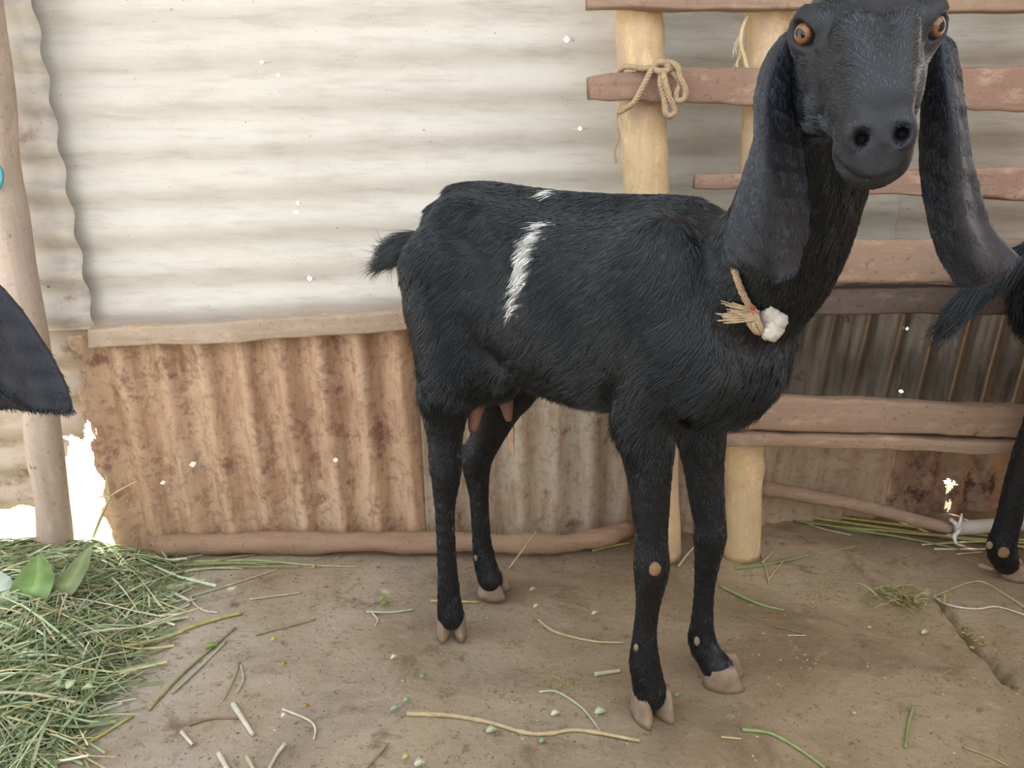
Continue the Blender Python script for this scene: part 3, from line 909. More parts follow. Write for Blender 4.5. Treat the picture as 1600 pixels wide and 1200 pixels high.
def head_frame(eye_mid, nose, lateral):
    """rows: along the face, goat's left, out of the face"""
    a = unit(nose - eye_mid); l = unit(lateral - a * (lateral @ a)); u = np.cross(a, l)
    return np.array([a, l, u])

def eye_geom(e, R, s):
    """ball centre; rows: outward, along the slit, towards the brow"""
    c = e - .004 * R[0] + s * .0480 * R[1] - .001 * R[2]
    n = unit(s * .70 * R[1] + .40 * R[2] + .58 * R[0])
    sl = -s * .70 * R[1] + .60 * R[0] - .12 * R[2]; sl = unit(sl - n * (sl @ n)); z = np.cross(n, sl)
    if z @ (R[2] - .6 * R[0]) < 0: sl, z = -sl, -z
    return c, np.array([n, sl, z])

def build_head(fd, e, R):
    hp_ = lambda a, l, u: e + a * R[0] + l * R[1] + u * R[2]
    fd.loft(HEAD_ST, .02, 2.25, e, R)
    for s in (-1, 1):
        fd.ell(hp_(.000, s * .036, -.055), (.045, .014, .032), .02, R)            # cheek
        fd.ell(hp_(.124, s * .0165, -.008), (.015, .011, .014), .008, R)          # nostril wing
        fd.ell(hp_(.116, s * .0165, -.032), (.022, .012, .016), .010, R)          # upper lip
        fd.cap(hp_(.03, s * .020, .024), hp_(.10, s * .012, .010), .008, .006, .02)  # nose ridge
    fd.ell(hp_(.120, 0, -.047), (.020, .019, .012), .010, R)                      # chin
    fd.ell(hp_(-.06, 0, .008), (.04, .03, .02), .03, R)                           # poll
    for s in (-1, 1):
        c, Re = eye_geom(e, R, s)
        inn = Re[1] if Re[1] @ (-s * R[1]) > 0 else -Re[1]
        fd.ell(c - Re[0] * .006, (.0205, .0235, .0215), .012, Re)                 # orbit
        fd.cap(c + Re[2] * .0130 + Re[1] * .009 + Re[0] * .0065, c + Re[2] * .0130 - Re[1] * .009 + Re[0] * .0065, .0050, .0050, .012)  # brow
        fd.ell(c + Re[0] * .0135, (.0125, .0170, .0092), .003, Re, True)          # eye opening
        fd.cap(c + Re[0] * .0140 + inn * .010 - Re[2] * .002, c + Re[0] * .0115 + inn * .021 - Re[2] * .006, .0032, .0018, .004, True)
    return hp_

TRUNK = [(-.052, .700, .610, .020), (-.036, .732, .575, .045), (-.005, .755, .530, .074), (.04, .762, .500, .092), (.10, .753, .478, .102), (.18, .738, .462, .113),
         (.26, .735, .458, .112), (.33, .742, .470, .100), (.385, .732, .485, .084), (.43, .700, .502, .066), (.465, .660, .535, .046), (.485, .62, .56, .025)]
def build_trunk(fd):
    fd.loft(TRUNK, .03, 2.2)
    fd.cap((-.015, 0, .746), (.36, 0, .742), .012, .016, .03)                      # spine
    for s in (-1, 1):
        fd.ell((.035, s * .066, .725), (.030, .020, .022), .03)                   # hook bones
        fd.ell((-.030, s * .034, .712), (.018, .014, .022), .03)                 # pin bones
        fd.ell((.02, s * .070, .62), (.080, .040, .100), .04)                     # thigh
        fd.ell((.355, s * .082, .635), (.055, .030, .105), .05)                   # shoulder blade
        fd.ell((.40, s * .070, .565), (.050, .034, .060), .04)                    # point of shoulder
        fd.ell((.115, s * .118, .665), (.030, .018, .038), .05, None, True)       # hollow flank
    fd.ell((.445, 0, .555), (.055, .052, .065), .04)                              # brisket
    fd.ell((.40, 0, .505), (.06, .045, .04), .04)

# ---------------------------------------------------------------- the goat in front
G_HM = (ground(706, 995) + ground(770, 932)) / 2
G_FM = (ground(1018, 1120) + ground(1130, 1070)) / 2
AXX = unit(G_FM - G_HM); AXY = np.array([-AXX[1], AXX[0], 0.0])
ROT = np.array([AXX, AXY, [0, 0, 1.0]])
G_RZ = math.atan2(AXX[1], AXX[0])
def toL(p): return ROT @ (np.asarray(p) - G_HM)
def LP(px, py, yl):
    """picture ray met with the goat's own plane y = yl"""
    r = ROT @ ray(px, py); c = toL(CAM)
    return c + r * ((yl - c[1]) / r[1])

goat = empty('goat', tuple(G_HM), G_RZ)
tag(goat, 'black long-eared goat standing in the middle, white flash on its flank, facing the viewer', 'goat', 'goats in the shed')

fd = Field((-.19, -.42, .015), (.80, .16, 1.03), .003)
build_trunk(fd)
# legs
LEGS = {
 'FR': dict(y=-.064, pts=[(.372, -.070, .585), LP(1008, 640, -.066), LP(1012, 700, -.064), LP(1016, 780, -.064), LP(1018, 850, -.064), LP(1018, 890, -.064), LP(1013, 940, -.064), LP(1008, 985, -.064), LP(1007, 1030, -.064), LP(1014, 1072, -.064), LP(1017, 1090, -.064)],
            r=[.050, .040, .031, .0235, .0190, .0205, .0138, .0130, .0175, .0185, .0175]),
 'FL': dict(y=.064, pts=[(.385, .070, .585), LP(1096, 640, .066), LP(1097, 700, .064), LP(1104, 775, .064), LP(1109, 815, .064), LP(1109, 845, .064), LP(1102, 905, .064), LP(1098, 960, .064), LP(1098, 1003, .064), LP(1116, 1038, .064), LP(1126, 1046, .064)],
            r=[.048, .036, .029, .0225, .0185, .0195, .0132, .0128, .0170, .0180, .0175]),
 'HR': dict(y=-.070, pts=[(.015, -.062, .640), LP(712, 560, -.072), LP(697, 620, -.070), LP(695, 680, -.070), LP(697, 735, -.070), LP(695, 790, -.070), LP(697, 850, -.070), LP(700, 905, -.070), LP(703, 950, -.070), LP(706, 968, -.070)],
            r=[.075, .056, .038, .0250, .0215, .0140, .0128, .0140, .0165, .0165]),
 'HL': dict(y=.070, pts=[(.03, .062, .640), LP(800, 575, .072), LP(782, 630, .070), LP(762, 680, .070), LP(745, 718, .070), LP(748, 770, .070), LP(751, 820, .070), LP(755, 865, .070), LP(764, 900, .070), LP(768, 910, .070)],
            r=[.070, .052, .036, .0255, .0235, .0150, .0135, .0150, .0170, .0165]),
}
for kx, g in LEGS.items():
    fd.chain(g['pts'], g['r'], .012)
# hocks
fd.cap(LP(690, 725, -.070), LP(682, 712, -.070), .016, .009, .014)
fd.cap(LP(738, 712, .070), LP(728, 702, .070), .016, .009, .014)
# stifle folds, belly, udder
fd.cap(LP(742, 560, -.080), LP(785, 588, -.075), .016, .008, .03)
fd.ell(LP(768, 585, -.015), (.050, .050, .040), .03)
# head and neck
EYE_M = toL((aty(1255, 58, .742) + aty(1462, 42, .722)) / 2)
NOSE = toL(aty(1381, 214, .625))
HR = head_frame(EYE_M, NOSE, toL(aty(1462, 42, .722)) - toL(aty(1255, 58, .742)))
hpt = lambda a, l, u: EYE_M + a * HR[0] + l * HR[1] + u * HR[2]
nk_top = hpt(-.055, 0, -.058)
nk = [(.33, 0, .655), toL(aty(1135, 450, 1.00)), toL(aty(1190, 425, .965)), toL(aty(1228, 370, .925)), toL(aty(1252, 300, .890)), toL(aty(1282, 210, .855)), nk_top]
fd.chain(nk, [.082, .078, .066, .0575, .0525, .049, .046], .03, n=18)
build_head(fd, EYE_M, HR)
def snap(px, py):
    """first point of the picture ray on the skin"""
    o_ = toL(CAM); r = unit(ROT @ ray(px, py)); t = .35
    for _ in range(400):
        d = fd.sample((o_ + r * t)[None])[0]
        if d < .0005: break
        t += max(.0008, min(d, .02) * .7)
    return o_ + r * t
# nostrils, mouth and the groove of the lip
NOS = [[snap(1346, 217), snap(1339, 208)], [snap(1409, 209), snap(1415, 200)]]
MOU = [[snap(x, y) for x, y in ((1304, 252), (1320, 270), (1340, 282), (1362, 286), (1384, 283), (1402, 273), (1414, 255))], [snap(x, y) for x, y in ((1380, 232), (1380, 246), (1377, 262), (1370, 284))]]
for a_, b_ in NOS:
    fd.ell(a_, (.0078, .0078, .0085), .003, None, True); fd.cap(a_, b_, .0062, .0028, .003, True)
    fd.cap(a_, a_ + unit(a_ - toL(CAM)) * .016, .0058, .0045, .003, True)
    fd.cap(a_, a_ - HR[2] * .012, .0030, .0014, .004, True)
for ln, rr in zip(MOU, (.0030, .0022)):
    for a_, b_ in zip(ln[:-1], ln[1:]): fd.cap(a_, b_, rr, rr, .004, True)
# tail
TAIL = [LP(705, 380, 0), LP(676, 386, 0), LP(654, 382, 0), LP(632, 388, 0), LP(612, 400, 0)]
fd.chain(TAIL, [.026, .018, .013, .010, .005], .015, n=10)

GV, GQ = fd.mesh()
STRIPE = np.array([LP(x, y, -.11) for x, y in [(822, 362), (816, 388), (810, 418), (806, 450), (804, 482)]])
def stripe_d(P):
    d = np.full(len(P), 9.0); tt = np.zeros(len(P))
    q = P[:, [0, 2]]; l = STRIPE[:, [0, 2]]; k = len(l) - 1
    for i, (a, b2) in enumerate(zip(l[:-1], l[1:])):
        ab = b2 - a; t = np.clip(((q - a) @ ab) / (ab @ ab), 0, 1)
        dd = np.linalg.norm(q - (a + t[:, None] * ab), axis=1)
        m = dd < d; d[m] = dd[m]; tt[m] = (i + t[m]) / k
    return d, tt
SPOT = LP(858, 294, -.012)
RUSTY = LP(668, 500, -.05); CHEST = LP(1140, 570, -.075)
def coat(P):
    c = np.tile(BLACK, (len(P), 1))
    d, t = stripe_d(P)
    jag = .003 * np.sin(P[:, 2] * 420) + .003 * np.sin(P[:, 0] * 510 + P[:, 2] * 260)
    w = (P[:, 1] < -.03) & (d < .0135 * np.sin(np.pi * np.clip(.14 + t * .80, 0, 1)) ** .5 + jag)
    c[w] = (.72, .71, .68)
    w = np.linalg.norm(P - SPOT, axis=1) < .012
    c[w] = (.65, .64, .60)
    f = np.exp(-(((P[:, 0] - RUSTY[0]) / .035) ** 2 + ((P[:, 2] - RUSTY[2]) / .11) ** 2))[:, None] * (P[:, :1] < .03)
    c = c + f * np.array([.020, .006, .002])
    f = np.exp(-(np.linalg.norm(P - CHEST, axis=1) / .022) ** 2)[:, None]
    c = c + f * np.array([.035, .026, .018])
    hq = (P - EYE_M) @ HR.T
    onhead = ((np.abs(hq[:, 1]) < .09) & (hq[:, 0] > -.10) & (hq[:, 0] < .19) & (hq[:, 2] > -.11))[:, None]
    c = np.where(onhead & (c < .1), c * 1.5 + np.array([.007, .0075, .009]), c)
    return c
me = fast_mesh('body', GV, GQ, M['skin'])
colour_attr(me, np.minimum(coat(GV), .25) * .9)
body = link('body', me, goat)

NKA = np.array(nk)
def sst(x, a, b):
    t = np.clip((x - a) / (b - a), 0, 1); return t * t * (3 - 2 * t)
def line_d(P, L):
    d = np.full(len(P), 9.0); L = np.array(L)
    for a, b2 in zip(L[:-1], L[1:]):
        ab = b2 - a; t = np.clip(((P - a) @ ab) / (ab @ ab), 0, 1)
        d = np.minimum(d, np.linalg.norm(P - (a + t[:, None] * ab), axis=1))
    return d
class Coat:
    """hair direction, length and density for one goat (smooth weights, no seams)"""
    def __init__(self, eye, R, neck, tail):
        self.e, self.R, self.neck, self.tail = eye, R, np.array(neck), np.array(tail)
        self.eyes = [eye_geom(eye, R, s) for s in (-1, 1)]
        self.nd = unit(self.neck[2] - self.neck[-1]); self.td = unit(self.tail[-1] - self.tail[1])
    def w(self, P):
        hq = (P - self.e) @ self.R.T
        head = sst(hq[:, 0], -.11, -.07) * sst(hq[:, 2], -.115, -.09) * (np.abs(hq[:, 1]) < .085) * (np.linalg.norm(hq, axis=1) < .22)
        leg = (1 - sst(P[:, 2], .42, .50)) * (1 - head)
        n0 = self.neck[1]; t = (P - n0) @ unit(self.neck[3] - n0)
        neck = sst(t, -.02, .07) * (1 - head) * (P[:, 2] > .55) * (P[:, 0] > .3)
        tail = (1 - sst(line_d(P, self.tail[1:]), .022, .032)) * (P[:, 0] < -.04) * (P[:, 2] > .5)
        return hq, head[:, None], leg[:, None], neck[:, None], tail[:, None]
    def dir(self, P, Nn):
        hq, head, leg, neck, tail = self.w(P)
        up_ = np.clip((P[:, 2] - .50) / .26, 0, 1)[:, None]
        tr = np.array([-.60, 0, -.75]) * (1 - up_) + np.array([-.95, 0, -.40]) * up_
        tr[:, 1] += np.sign(P[:, 1]) * .25 * up_[:, 0]
        rump = np.clip((.05 - P[:, 0]) / .10, 0, 1)[:, None]
        tr = tr * (1 - rump) + np.array([-.25, 0, -.95]) * rump
        hd = -self.R[0] + self.R[1] * (np.sign(hq[:, 1:2]) * .35 * np.clip(np.abs(hq[:, 1:2]) / .03, 0, 1)) - self.R[2] * .25
        D = tr * (1 - leg) + np.array([-.05, 0, -1.0]) * leg
        D = D * (1 - neck) + (self.nd + np.array([0, 0, -.35])) * neck
        D = D * (1 - tail) + (self.td * 1.2 + np.array([0, 0, -.25])) * tail
        return D * (1 - head) + hd * head
    def len(self, P):
        hq, head, leg, neck, tail = (q if i == 0 else q[:, 0] for i, q in enumerate(self.w(P)))
        L = .022 + .010 * np.clip((.56 - P[:, 2]) / .08, 0, 1) + .010 * np.exp(-((P[:, 0] + .06) / .03) ** 2) * (P[:, 2] > .40) * (P[:, 2] < .64)
        ll = .0085 + .014 * np.clip((P[:, 2] - .38) / .10, 0, 1) + .006 * np.exp(-((P[:, 2] - .085) / .03) ** 2) - .004 * (P[:, 2] < .045)
        L = L * (1 - leg) + ll * leg
        L = L * (1 - neck) + .015 * neck
        L = L * (1 - tail) + .060 * tail
        hl = .0095 - .0060 * np.clip((hq[:, 0] - .07) / .06, 0, 1)
        ed = np.min([np.linalg.norm(P - (c + Re[0] * .013), axis=1) for c, Re in self.eyes], axis=0)
        hl = hl * np.clip((ed - .012) / .016, .15, 1)
        return L * (1 - head) + hl * head
    def wt(self, P):
        hq, head, leg, neck, tail = (q if i == 0 else q[:, 0] for i, q in enumerate(self.w(P)))
        w = 1 + .3 * leg + 3.0 * head + 1.5 * tail
        w = np.where((head > .5) & (hq[:, 0] > .130), .5, w)
        ed = np.min([np.linalg.norm(P - (c + Re[0] * .012), axis=1) for c, Re in self.eyes], axis=0)
        w[ed < .0135] = 0
        w[P[:, 2] < .034] *= .25
        return w
GC = Coat(EYE_M, HR, nk, TAIL)
fur('fur', GV, GQ, 165000, GC.dir, GC.len, coat, goat, GC.wt, seg=5, rad=.00055, lift=.24, seed=3, clump=.38)

# eyes
def eye_obj(e, R, s, parent, r=.0128):
    pos, Re = eye_geom(e, R, s)
    o3, sl, z = Re
    V, Fc = [], []
    nu, nv = 20, 14
    V.append((r, 0, 0))
    for i in range(1, nv):
        a = math.pi * i / nv
        for k in range(nu):
            b2 = 2 * math.pi * k / nu
            V.append((r * math.cos(a) * (1.04 if i < 4 else 1), r * math.sin(a) * math.cos(b2), r * math.sin(a) * math.sin(b2)))
    V.append((-r, 0, 0))
    for k in range(nu): Fc.append((0, 1 + k, 1 + (k + 1) % nu))
    for i in range(nv - 2):
        for k in range(nu):
            A = 1 + i * nu; Fc.append((A + k, A + nu + k, A + nu + (k + 1) % nu, A + (k + 1) % nu))
    e_ = len(V) - 1; A = 1 + (nv - 2) * nu
    for k in range(nu): Fc.append((A + k, e_, A + (k + 1) % nu))
    o = link('eye', new_mesh('eye', V, Fc, M['eye']), parent)
    mw = Matrix(((o3[0], sl[0], z[0], pos[0]), (o3[1], sl[1], z[1], pos[1]), (o3[2], sl[2], z[2], pos[2]), (0, 0, 0, 1)))
    o.matrix_basis = mw
    o['label'] = 'amber eye with a dark slit pupil'
    return o
for s in (-1, 1):
    eye_obj(EYE_M, HR, s, goat)

# ears
def ears3(rows, ys):
    return [[toL(aty(x, y, yy)) for (x, y), yy in zip(r, yv)] for r, yv in zip(rows, ys)]
EAR_R = ears3([[(1226, 56), (1238, 52), (1250, 86)], [(1197, 92), (1214, 88), (1258, 130)], [(1181, 148), (1196, 150), (1266, 190)], [(1177, 215), (1197, 222), (1274, 245)],
               [(1157, 285), (1199, 290), (1277, 295)], [(1138, 345), (1201, 345), (1268, 345)], [(1131, 385), (1204, 392), (1254, 392)], [(1137, 410), (1206, 422), (1244, 420)], [(1178, 424), (1214, 437), (1234, 430)]],
              [(.815, .800, .800), (.812, .785, .800), (.812, .762, .808), (.818, .758, .820), (.825, .758, .828), (.828, .762, .832), (.826, .770, .830), (.818, .780, .820), (.802, .788, .804)])
EAR_L = ears3([[(1448, 84), (1468, 50), (1484, 62)], [(1441, 130), (1478, 104), (1499, 106)], [(1437, 200), (1490, 185), (1510, 185)], [(1439, 280), (1496, 270), (1525, 272)],
               [(1448, 342), (1501, 335), (1544, 340)], [(1464, 392), (1513, 386), (1566, 374)], [(1484, 430), (1530, 420), (1590, 399)], [(1500, 446), (1540, 438), (1584, 412)], [(1524, 444), (1544, 440), (1566, 428)]],
              [(.800, .790, .800), (.800, .770, .800), (.812, .752, .802), (.818, .754, .808), (.820, .760, .812), (.818, .766, .812), (.812, .774, .806), (.805, .784, .798), (.798, .790, .795)])
for EAR, sg in ((EAR_R, -1), (EAR_L, 1)):
    q = [hpt(-.050, sg * .036, -.060), hpt(-.040, sg * .040, -.036), hpt(-.018, sg * .036, -.058)]
    q2 = [hpt(-.052, sg * .050, -.058), hpt(-.044, sg * .056, -.034), hpt(-.022, sg * .050, -.056)]
    if sg > 0: q, q2 = [q[2], q[1], q[0]], [q2[2], q2[1], q2[0]]
    EAR.insert(0, q2); EAR.insert(0, q)
def ear_obj(rows, parent, nfur, seed, th=.0045):
    V, Q = ear_mesh(rows, th)
    me = fast_mesh('ear', V, Q, M['skin'])
    col = np.tile(np.array([.020, .023, .032]), (len(V), 1)); colour_attr(me, col)
    o = link('ear', me, parent)
    dn = unit(np.array(rows[-2][1]) - np.array(rows[1][1]))
    if nfur:
        f = fur('ear_fur', V, Q, nfur, lambda P, n_: np.tile(dn, (len(P), 1)), lambda P: np.full(len(P), .0060),
            lambda P: np.tile(np.array([.022, .025, .036]), (len(P), 1)), o, None, seg=4, rad=.00036, lift=.25, seed=seed, clump=.35)
    return o
ear_obj(EAR_R, goat, 26000, 11)
ear_obj(EAR_L, goat, 22000, 12)

# hooves: two claws each
def hoof(px, py, toe, parent, L=.050, Wd=.028, Hh=.032, conv=toL, spread=.003, dirl=None):
    c = conv(ground(px, py)) if dirl is None else np.array([px, py, 0.0])
    d = unit(ROT @ np.array([toe[0], toe[1], 0.0])) if dirl is None else unit(np.array([dirl[0], dirl[1], 0.0]))
    s_ = np.array([-d[1], d[0], 0.0])
    for sg in (1, -1):
        V, Fc = claw_mesh(L, Wd, Hh, sg)
        tw = .07 * sg
        x = V[:, 0] * math.cos(tw) - V[:, 1] * math.sin(tw); y = V[:, 0] * math.sin(tw) + V[:, 1] * math.cos(tw) + sg * spread
        P = c + x[:, None] * d + y[:, None] * s_ + np.array([0, 0, 1.0]) * V[:, 2:3]
        link('hoof', new_mesh('hoof', P, Fc, M['hoof']), parent)
hoof(1019, 1119, (.30, -.95), goat, .062, .028, .050)
hoof(1131, 1066, (.96, -.28), goat, .064, .028, .044)
hoof(706, 992, (.10, -.99), goat, .052, .0230, .044)
hoof(772, 928, (.96, -.25), goat, .056, .025, .040)

# dew claws, knee callus, teats
def bead_part(name, c, r, m, parent, stretch=(1, 1, 1), flip=None):
    V, Fc = [], []; nu, nv = 10, 7
    for i in range(nv + 1):
        a = math.pi * i / nv
        for k in range(nu):
            b2 = 2 * math.pi * k / nu
            p = np.array([math.sin(a) * math.cos(b2) * stretch[0], math.sin(a) * math.sin(b2) * stretch[1], math.cos(a) * stretch[2]]) * r
            V.append(np.asarray(c) + p + wob(p * 1.0, 140, 1) * r * .10)
    for i in range(nv):
        for k in range(nu): Fc.append((i * nu + k, (i + 1) * nu + k, (i + 1) * nu + (k + 1) % nu, i * nu + (k + 1) % nu))
    return link(name, new_mesh(name, V, Fc, m), parent)
bead_part('knee_callus', snap(1023, 888) + unit(ROT @ ray(1023, 888)) * .0045, .0095, M['callus'], goat, (1, 1, 1.25))
bead_part('dew_claw', snap(1089, 1002), .0065, M['hoof'], goat, (.8, .8, 1.3))
bead_part('dew_claw', snap(994, 1012), .005, M['hoof'], goat, (.8, .8, 1.3))
bead_part('dew_claw', snap(744, 872), .0055, M['hoof'], goat, (.8, .8, 1.3))
def teat(px0, py0, px1, py1, yl, r):
    p = spline([LP(px0, py0, yl), LP((px0 + px1) / 2 + 1, (py0 + py1) / 2, yl), LP(px1, py1, yl)], 12)
    v, f = tube(p, r * np.array([1.25, 1.25, 1.22, 1.18, 1.1, 1.02, .94, .84, .74, .66, .55, .30]), 14)
    o = link('teat', new_mesh('teat', v, f, M['teat']), goat); o['label'] = 'long dull pink teat'
teat(748, 585, 738, 676, -.035, .0150)
teat(782, 590, 795, 658, .012, .0130)

# ---- collar of twisted cord with a tassel and a chalky bead
collar = empty('cord_collar', tuple(ground(1170, 1000)))
tag(collar, 'twisted cord collar with a frayed tassel and pale bead on the black goat', 'collar')
def toW(p): return G_HM + ROT.T @ np.asarray(p)
pA, pB, pC = snap(1148, 408), snap(1164, 466), snap(1186, 494)
axis_c = (np.array(nk[2]) + np.array(nk[3])) / 2
ring = []
ev = unit(pC - axis_c); nrm_ = unit(np.cross(unit(pA - axis_c), ev)); e2 = np.cross(nrm_, ev)
SG = 1 if e2 @ (pA - axis_c) > 0 else -1
for a in np.linspace(0, 2 * math.pi, 60)[:-1]:
    d_ = ev * math.cos(a) + e2 * math.sin(a) * SG; t = .105
    while t > .02 and fd.sample((axis_c + d_ * t)[None])[0] > (.006 if a < 1.35 and a > .02 else -.003): t -= .002
    ring.append(axis_c + d_ * min(t, .13))
ring = np.array(ring)
for _ in range(3): ring = (np.roll(ring, 1, 0) + 2 * ring + np.roll(ring, -1, 0)) / 4
cl = np.vstack([ring, ring[:2]])
v, f = rope([toW(p) for p in cl], .0042, 46, 200)
obj('cord', v, f, M['rope'], collar)
def camward(p, d): 
    return p + unit(toL(CAM) - p) * d
tas0 = camward(snap(1180, 492), .014); tas1 = camward(snap(1142, 487), .012)
parts = []
for k in range(60):
    a, rr = random.uniform(0, 6.28), random.uniform(0, 1) ** .5
    o1 = np.array([math.cos(a), math.sin(a) * .6, math.sin(a)]) * rr
    e_ = tas1 + o1 * .014 + (tas1 - tas0) * random.uniform(-.15, .25)
    parts.append(tube(spline([toW(tas0 + o1 * .006), toW((tas0 + e_) / 2 + o1 * .003), toW(e_)], 6), np.linspace(.0013, .0007, 6), 5))
v, f = join(parts); obj('tassel', v, f, M['rope'], collar)
tp0 = camward(snap(1176, 500), .020); tp1 = camward(snap(1186, 508), .020)
parts = []
for k in range(14):
    a = k * 2.4
    o1 = np.array([math.cos(a), 0, math.sin(a)]) * .007
    parts.append(tube(spline([toW(tas0 + o1 * .4), toW(tp0 + o1), toW(tp1 + o1 * .8 + np.array([0, 0, -.006]))], 6), .0018, 5))
v, f = join(parts); obj('cord_wrap', v, f, M['rope'], collar)
rt_ = camward(snap(1172, 481), .016)
v, f = tube(spline([toW(rt_), toW(rt_ + np.array([.004, -.002, -.001])), toW(rt_ + np.array([.006, -.004, .003]))], 6), .002, 6); obj('red_thread', v, f, M['red'], collar)
b_c = camward(snap(1207, 508), .016)
def lump(c, r, seed):
    V, Fc = [], []; nu, nv = 20, 14
    for i in range(nv + 1):
        a = math.pi * i / nv
        for k in range(nu):
            b2 = 2 * math.pi * k / nu
            p = np.array([math.sin(a) * math.cos(b2), math.sin(a) * math.sin(b2), math.cos(a)])
            V.append(c + p * r * (1 + .12 * wob(p, 3.1, seed)[0] + .05 * wob(p, 9, seed)[1]))
    for i in range(nv):
        for k in range(nu): Fc.append((i * nu + k, (i + 1) * nu + k, (i + 1) * nu + (k + 1) % nu, i * nu + (k + 1) % nu))
    return np.array(V), Fc
v, f = join([lump(toW(b_c + np.array([0, 0, -.006])), .0135, 1), lump(toW(b_c + np.array([-.004, .002, .010])), .012, 2), lump(toW(b_c + np.array([.008, 0, .006])), .0095, 3)])
obj('bead', v, f, M['bead'], collar)
# ---------------------------------------------------------------- the two goats at the edges of the picture
O3_S = .93
G3_H = math.radians(-10)
T3 = aty(1612, 392, 1.26)
h3 = np.array([math.cos(G3_H), math.sin(G3_H), 0]); l3 = np.array([-h3[1], h3[0], 0])
O3 = T3 + .065 * h3; O3[2] = 0
def to3(p):
    d = np.asarray(p) - O3
    return np.array([d @ h3, d @ l3, d[2]]) / O3_S
fg = Field((-.30, -.22, .015), (.86, .22, 1.06), .0055)
build_trunk(fg)
g_eye = np.array([.60, 0, .945]); g_R = head_frame(g_eye, g_eye + np.array([.72, 0, -.69]), np.array([0, 1.0, 0]))
g_neck = [(.33, 0, .655), (.41, 0, .68), (.455, 0, .735), (.49, 0, .80), (.52, 0, .86), (.535, 0, .91), tuple(g_eye - .055 * g_R[0] - .058 * g_R[2])]
fg.chain(g_neck, [.082, .078, .066, .0575, .0525, .049, .046], .03, n=18)
build_head(fg, g_eye, g_R)
for y, sx_ in ((-.064, .40), (.064, .42)):
    fg.chain([(.375, y * 1.1, .585), (sx_ - .03, y, .44), (sx_ - .01, y, .34), (sx_, y, .235), (sx_ - .005, y, .14), (sx_ - .005, y, .085), (sx_ + .015, y, .045)], [.05, .034, .024, .022, .0155, .021, .019], .012)
fg.chain([(.02, -.062, .64), (.06, -.08, .50), (.10, -.075, .40), (.10, -.07, .29), (.13, -.07, .20), (.145, -.07, .10), (.16, -.07, .05)], [.072, .055, .034, .025, .017, .019, .018], .012)
LEG3 = [to3(aty(x, y, Y)) for x, y, Y in [(1668, 520, 1.285), (1650, 600, 1.295), (1626, 660, 1.305), (1605, 710, 1.312), (1587, 770, 1.318), (1573, 824, 1.322), (1565, 855, 1.325), (1572, 882, 1.327)]]
fg.chain([(.03, .05, .62)] + LEG3, [.066, .050, .036, .026, .0225, .0215, .0205, .0225, .0215], .012)
G_TAIL = [(-.05, 0, .705), (-.085, 0, .690), (-.125, 0, .655), (-.16, 0, .610), (-.18, 0, .575)]
fg.chain(G_TAIL, [.026, .018, .014, .011, .006], .015, n=10)
SV, SQ = fg.mesh()
g_coat = Coat(g_eye, g_R, g_neck, G_TAIL)
def plain_coat(P): return np.tile(BLACK, (len(P), 1))
def generic_ear(s):
    root = g_eye - .035 * g_R[0] + s * .050 * g_R[1] - .035 * g_R[2]
    rows = []
    for t, w, o in [(0, .010, 0), (.035, .026, .022), (.08, .036, .034), (.13, .042, .038), (.18, .044, .040), (.22, .036, .044), (.245, .020, .048), (.255, .006, .05)]:
        c = root + np.array([-.02 * t / .25, s * o, -t])
        q = [c + np.array([-w, -s * .012, 0]), c + np.array([0, s * .010, -.004]), c + np.array([w, -s * .012, 0])]
        rows.append(q if s > 0 else q[::-1])
    return rows
def side_goat(loc, rz, sc, label, ears):
    g = empty('goat', loc, rz, sc)
    tag(g, label, 'goat', 'goats in the shed')
    return g
goat3 = side_goat(tuple(O3), G3_H, O3_S, 'black goat mostly out of frame at the right edge, one leg and tail showing', None)
me3 = fast_mesh('body', SV, SQ, M['skin']); colour_attr(me3, plain_coat(SV))
body3 = link('body', me3, goat3)
fur3 = fur('fur', SV, SQ, 42000, g_coat.dir, g_coat.len, plain_coat, goat3, g_coat.wt, seg=5, rad=.0006, lift=.26, seed=5, clump=.38)
ears3_ = {s: ear_obj(generic_ear(s), goat3, 5000, 20 + s) for s in (-1, 1)}
for s in (-1, 1): eye_obj(g_eye, g_R, s, goat3)
hz = to3(ground(1583, 900))
for (hx, hy) in ((.415, -.064), (.435, .064), (.165, -.07)):
    hoof(hx, hy, None, goat3, .056, .026, .042, dirl=(1, 0))
hoof(hz[0], hz[1], None, goat3, .050, .024, .036, dirl=(.97, -.22))
pd = to3(aty(1568, 863, 1.302))
bead_part('dew_claw', pd, .0115, M['callus'], goat3, (1, .7, 1.1))
bead_part('dew_claw', to3(aty(1546, 852, 1.318)), .007, M['hoof'], goat3, (1, .8, 1.3))

# goat beside the viewer on the left: only its ear reaches into the picture
EAR2_PX = [[(-232, 190), (-215, 182), (-198, 190)], [(-225, 270), (-182, 270), (-120, 285)], [(-190, 370), (-124, 370), (-50, 392)], [(-135, 455), (-66, 455), (22, 468)],
           [(-118, 535), (-40, 535), (66, 530)], [(-92, 595), (-8, 592), (100, 592)], [(-55, 625), (28, 628), (113, 632)], [(-10, 636), (50, 641), (108, 646)]]
EAR2_Y = [(.605, .600, .605), (.615, .592, .610), (.620, .588, .612), (.622, .585, .612), (.622, .583, .610), (.618, .583, .605), (.612, .586, .600), (.604, .592, .598)]
root2 = aty(-215, 200, .605)
S2 = .94; G2_H = math.radians(101)
h2 = np.array([math.cos(G2_H), math.sin(G2_H), 0]); l2 = np.array([-h2[1], h2[0], 0])
er = g_eye - .035 * g_R[0] - .050 * g_R[1] - .035 * g_R[2]
O2 = root2 - (er[0] * h2 + er[1] * l2) * S2; O2[2] = 0
S2 = (root2[2] + .012) / er[2]
